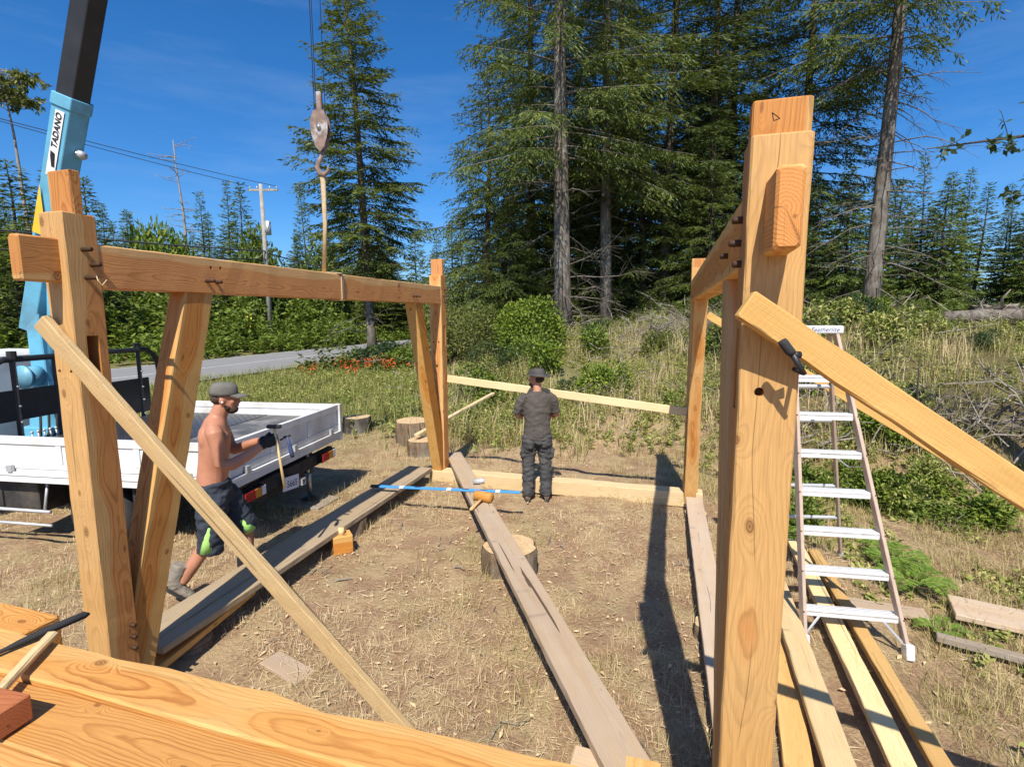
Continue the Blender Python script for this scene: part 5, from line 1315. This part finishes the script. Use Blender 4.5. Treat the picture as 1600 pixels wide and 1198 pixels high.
# lying straw
pts = scatter(95000, -6.5, 6.5, 1.9, 10.8, rr, lambda x, y: (dens(x, y) > -.6 + rr.normal(0, .5, len(x))) & (np.abs(x) < y * 1.05 + .4))
n = len(pts); az = rr.uniform(0, 6.28, n); P3 = np.column_stack([pts, terrain(pts[:, 0], pts[:, 1]) + rr.uniform(.003, .03, n)])
D = unit(np.column_stack([np.cos(az), np.sin(az), rr.normal(.02, .12, n)])); N = unit(np.column_stack([rr.normal(0, .5, (n, 2)), np.ones(n)])); N = unit(N - D * (N * D).sum(1, keepdims=True))
tag(link('straw', np_mesh('straw', rhombi(P3, D, N, rr.uniform(.025, .14, n), rr.uniform(.0018, .0042, n), .04), quads(n)), MATS['dry_straw']), 'flattened dry straw lying over the bare soil', kind='stuff')
ch = np.column_stack([rr.normal(-.4, 1.6, 900), rr.normal(4.6, 1.6, 900)]); ch = ch[ch[:, 1] > 2]; nc = len(ch); az = rr.uniform(0, 6.28, nc)
D = unit(np.column_stack([np.cos(az), np.sin(az), rr.normal(0, .2, nc)])); N = unit(np.column_stack([rr.normal(0, .35, (nc, 2)), np.ones(nc)])); N = unit(N - D * (N * D).sum(1, keepdims=True))
tag(link('wood_chips', np_mesh('wood_chips', rhombi(np.column_stack([ch, terrain(ch[:, 0], ch[:, 1]) + .02]), D, N, rr.uniform(.02, .07, nc), rr.uniform(.01, .028, nc), .08), quads(nc)), MATS['litter']), 'small wood chips and shavings strewn over the clearing', kind='stuff')
pts = scatter(17000, -6.5, 7.5, 2.1, 11.5, rr, lambda x, y: (dens(x, y) > -.05 + rr.normal(0, .45, len(x))) & (np.abs(x) < y * 1.05 + .3))
blade_obj('dry_grass', 'tufts of dry yellow grass across the clearing', pts, .03, .12, .003, 'dry_straw', 14, .06, 1, .85)
pts = scatter(2400, -6.5, 7, 2.3, 12, rr, lambda x, y: (dens(y * .7, x) > .35 + rr.normal(0, .35, len(x))) & (np.abs(x) < y * 1.05 + .3))
blade_obj('olive_grass', 'tufts of half-green grass among the straw', pts, .06, .2, .004, 'olive_grass', 20, .055, 2, .6)
# verge between truck and road
road_v = lambda x, y: (x - A.x) * V.x + (y - A.y) * V.y
pts = scatter(9000, -16, 2.5, 8.6, 36, rr, lambda x, y: (road_v(x, y) > -14.1) & (road_v(x, y) < 4 - .25 * y) & (rr.uniform(size=len(x)) < np.clip((y - 8.3) / 3, 0, 1)) & (x > -y * 1.02) & ((y > 10.5) | (x > -2.3)))
blade_obj('verge_grass', 'mixed green and yellow grass between the clearing and the road', pts, .14, .42, .014, 'verge_grass', 9, .16, 3, .45)
def weeds(name, label, pts, h0, h1, leaf, wl, mat, per, seed, spike=.3):
    rr = np.random.default_rng(seed); q = []; n = len(pts); H = rr.uniform(h0, h1, n) * np.clip(.75 + .35 * wob(pts[:, 0], pts[:, 1], 1.0 if h1 < 1.2 else .35, seed), .25, 1.4); zb = terrain(pts[:, 0], pts[:, 1])
    ii = np.repeat(np.arange(n), per); k = rr.uniform(.1, 1, n * per); ln = rr.normal(0, .18, (n, 2))
    P = np.column_stack([pts[ii] + ln[ii] * (H[ii] * k)[:, None] + rr.normal(0, .02, (n * per, 2)), zb[ii] + H[ii] * k])
    az = rr.uniform(0, 6.28, n * per); D = unit(np.column_stack([np.cos(az), np.sin(az), rr.normal(.25, .45, n * per)])); N = unit(np.column_stack([rr.normal(0, .4, (n * per, 2)), np.ones(n * per)])); N = unit(N - D * (N * D).sum(1, keepdims=True))
    return tag(link(name, np_mesh(name, rhombi(P, D, N, leaf * rr.uniform(.5, 1.3, n * per) * (1.15 - .6 * k), wl * rr.uniform(.6, 1.3, n * per), .08), quads(n * per)), MATS[mat]), label, kind='stuff')
veg = lambda x, y: y - (8.8 - .62 * np.clip(x - 2.2, 0, 6.5))
pts = scatter(5200, -9, 1, 10.2, 30, rr, lambda x, y: (road_v(x, y) > -13.6) & (veg(x, y) > 1.0) & (rr.uniform(size=len(x)) < .55) & (x < 1 - .08 * (y - 10)) & ((y > 14) | (x > -3 + rr.normal(0, .6, len(x)))))
weeds('verge_weeds', 'low leafy weeds on the verge in front of the road', pts, .15, .55, .11, .04, 'weed_leaf', 16, 11)
pts = scatter(7500, -1.2, 14, 6.0, 24, rr, lambda x, y: (veg(x, y) > .9 + rr.normal(0, .4, len(x))) & (x < .85 * y + 2) & (wob(x, y, .8, 4.0) > np.where(x > 5.5, .15, -.9)))
weeds('bank_weeds', 'tall green and yellow weeds covering the bank', pts, .15, .7, .11, .03, 'weed_leaf', 20, 12)
pts = scatter(3000, -1.5, 13, 6.0, 20, rr, lambda x, y: (veg(x, y) > .3) & (x < .9 * y + 2) & (wob(x, y, 1.4, 2.2) > .1))
blade_obj('bank_grass', 'dry and green grass stalks on the bank', pts, .2, .7, .009, 'olive_grass', 10, .11, 13, .35)
pts = scatter(1500, 2.9, 7.5, 2.6, 9, rr, lambda x, y: (x > 3.0 + .25 * rr.normal(0, 1, len(x))) & (x < y * 1.05 + .6) & (dens(x, y) > -.4))
pts2 = scatter(3500, 2.6, 7.5, 2.2, 9.5, rr, lambda x, y: (x < y * 1.05 + .5) & (dens(x, y + 3) > -.3))
blade_obj('yellow_grass', 'dry and half-green grass right of the stepladder', pts2, .06, .2, .0045, 'olive_grass', 14, .07, 21, .7)
weeds('ground_weeds', 'low broad-leaved weeds and dead leaves right of the ladder', pts, .04, .2, .085, .035, 'weed_leaf', 12, 14)
pts = scatter(900, -2, 12, 8.5, 19, rr, lambda x, y: (veg(x, y) > .6) & (x < .9 * y + 2) & (wob(x, y, 1.1, 5.0) > .0))
blade_obj('straw_weeds', 'tall straw-coloured weed stalks on the bank', pts, .3, .85, .009, 'dry_straw', 9, .1, 23, .3)
# bracken and scrub beyond the road
pts = scatter(7000, -62, 10, 26, 62, rr, lambda x, y: (road_v(x, y) < -21.3) & (road_v(x, y) > -42) & (x > -y * 1.1))
weeds('bracken', 'bright bracken and scrub in front of the trees across the road', pts, .5, 2.1, .55, .17, 'bracken', 22, 15)
pts = scatter(5200, -66, 10, 30, 66, rr, lambda x, y: (road_v(x, y) < -24.5) & (road_v(x, y) > -40) & (x > -y * 1.1))
weeds('tall_scrub', 'tall leafy scrub at the foot of the trees across the road', pts, 1.2, 4.6, .7, .24, 'bracken', 30, 25)
pts = scatter(3000, -22, 24, 22, 44, rr, lambda x, y: (road_v(x, y) > -12.5) & ((veg(x, y) > 13)))
weeds('forest_undergrowth', 'dark undergrowth at the foot of the firs', pts, .3, 1.5, .4, .13, 'fir_needles', 18, 16)
pts = scatter(4200, 8, 52, 14, 46, rr, lambda x, y: x < y * 1.12 + 3)
weeds('moss_cover', 'mossy green-brown cover on the slope at right', pts, .08, .5, .24, .10, 'dull_leaf', 16, 17)
# flowers
def blossoms(name, label, pts, z0, z1, mat, seed, size=.05, per=14):
    rr = np.random.default_rng(seed); n = len(pts) * per; ii = np.repeat(np.arange(len(pts)), per); zz = terrain(pts[:, 0], pts[:, 1]) + rr.uniform(z0, z1, len(pts))
    P = np.column_stack([pts[ii], zz[ii]]) + rr.normal(0, size * 1.2, (n, 3)); D = unit(rr.normal(0, 1, (n, 3))); N = unit(np.cross(D, rr.normal(0, 1, (n, 3))))
    return tag(link(name, np_mesh(name, rhombi(P, D, N, size * rr.uniform(.6, 1.3, n), size * .6 * np.ones(n)), quads(n)), MATS[mat]), label, kind='stuff')
blossoms('red_flowers', 'small red-orange blossoms along the road verge', np.column_stack([rr.normal(-6.4, 1.1, 26), rr.normal(22.4, 1.6, 26)]), .3, .6, 'red_flower', 1, .09, 16)
blossoms('pink_flowers', 'pink thistle blossoms among the bank weeds', scatter(24, 0, 7, 10, 14, rr), .5, .95, 'pink_flower', 2, .035, 12)
blossoms('shrub_blossom', 'pink blossom on the leggy shrub by the tall right post', np.column_stack([rr.normal(6.2, .2, 9), rr.normal(11.1, .2, 9)]), .9, 1.75, 'pink_flower', 3, .05, 14)

# ---- dead wood
def brush(name, label, cx_, cy_, rx_, ry_, n, L, seed, h=.5, r0=.014, flat=.35):
    rr = np.random.default_rng(seed); mb = MB()
    for i in range(n):
        x, y = cx_ + rr.normal(0, rx_), cy_ + rr.normal(0, ry_); z = gz(x, y) + abs(rr.normal(0, h)); az = rr.uniform(0, 6.28); l = L * rr.uniform(.3, 1.2)
        d = np.array([math.cos(az), math.sin(az), rr.normal(.05, flat)]); p = np.array([x, y, z]); k = rr.normal(0, .10 * l, 3)
        rb = r0 * rr.uniform(.5, 1.8)
        mb.tube([p, p + d * l * .35 + k, p + d * l * .7 - k * .4, p + d * l + rr.normal(0, .06 * l, 3)], [rb, rb * .8, rb * .6, rb * .25], 5, cap=False)
        for j in range(2):
            q = p + d * l * rr.uniform(.4, .8); e = q + unit(d + rr.normal(0, .7, 3)) * l * .35; mb.tube([q, e], [rb * .5, rb * .2], 3, cap=False)
    return tag(mb.build(name, MATS['dead_wood'], None, True), label, kind='stuff')
brush('brush_pile', 'bleached dead branches piled on the bank left of the right frame', 5.8, 17.5, 2.0, .9, 420, 1.0, 1, .25, .011)
brush('dead_twigs', 'dead twigs scattered through the bank weeds', 2.2, 13.5, 2.2, 1.6, 110, .7, 2, .3, .009)
brush('root_tangle', 'tangle of grey roots hanging over the cut bank at right', 7.6, 7.9, 1.1, .45, 170, .9, 3, .28, .012, .6)
brush('brush_pile_right', 'grey slash and roots on the bank behind the clamped brace', 5.4, 9.2, .9, .6, 120, 1.0, 4, .18, .012, .5)
brush('slash', 'grey logging slash around the stumps at right', 15, 18, 5, 2.2, 260, 1.2, 5, .2, .015)
brush('fallen_twigs', 'fallen branches under the big firs', 4.5, 20.0, 4.5, 1.2, 160, 1.3, 6, .35, .012)
def stump(label, x, y, r_, h, seed, mat='bark_dark'):
    rr = np.random.default_rng(seed); root = empty('tree_stump', label, 'stump', (x, y, gz(x, y) - .1)); n = 22; mb = MB(); vs = []
    zs = (0, .25 * h, .6 * h, h); fl_ = (1.7, 1.2, 1.02, .95)
    for z, f_ in zip(zs, fl_):
        for k in range(n): w = 2 * PI * k / n; q = r_ * f_ * (1 + .16 * math.sin(4 * w + seed) * (f_ - .8) + rr.normal(0, .03)); vs.append((q * math.cos(w), q * math.sin(w), z + (rr.normal(0, .05 * h) if z == h else 0)))
    mb.add(vs, [(j*n+k, j*n+(k+1) % n, (j+1)*n+(k+1) % n, (j+1)*n+k) for j in range(3) for k in range(n)] ); mb.build('bark', MATS[mat], root, True)
    MB().add([(v[0], v[1], v[2] - .004) for v in vs[3*n:]] + [(0, 0, h * .97)], [(k, (k+1) % n, n) for k in range(n)]).build('cut_face', MATS['dark_weathered'], root, True)
    for k in range(5):
        w = k * 1.26 + rr.uniform(0, .6); MB().tube([(r_ * math.cos(w), r_ * math.sin(w), .25 * h), (1.7 * r_ * math.cos(w), 1.7 * r_ * math.sin(w), .1), (2.6 * r_ * math.cos(w + .2), 2.6 * r_ * math.sin(w + .2), -.02)], [.28 * r_, .2 * r_, .06 * r_], 7).build('root', MATS[mat], root, True)
stump('black rotten stump at the foot of the tall bare-trunked fir', 12.9, 18.8, .55, .75, 2)
stump('dark stump with upturned roots at the right edge', 17.6, 19.5, .7, .85, 5)
lg = empty('fallen_log', 'fallen log lying on the slope at the right edge', 'log', (17.3, 17.8, gz(17.3, 17.8) + .25), -.15)
MB().tube([(-2.6, 0, 0), (-1, .05, .05), (1, -.03, .02), (3.2, .1, .1)], [.2, .24, .25, .26], 14).build('bark', MATS['bark'], lg, True)
MB().tube([(-.8, 0, .2), (-1.1, -.3, .6), (-1.0, -.5, .9)], [.06, .04, .015], 6).build('broken_limb', MATS['dead_wood'], lg, True)
brush('dropped_sticks', 'short dark sticks and twigs dropped on the clearing floor', .2, 5.6, 1.9, 1.8, 60, .28, 9, .012, .006, .05)
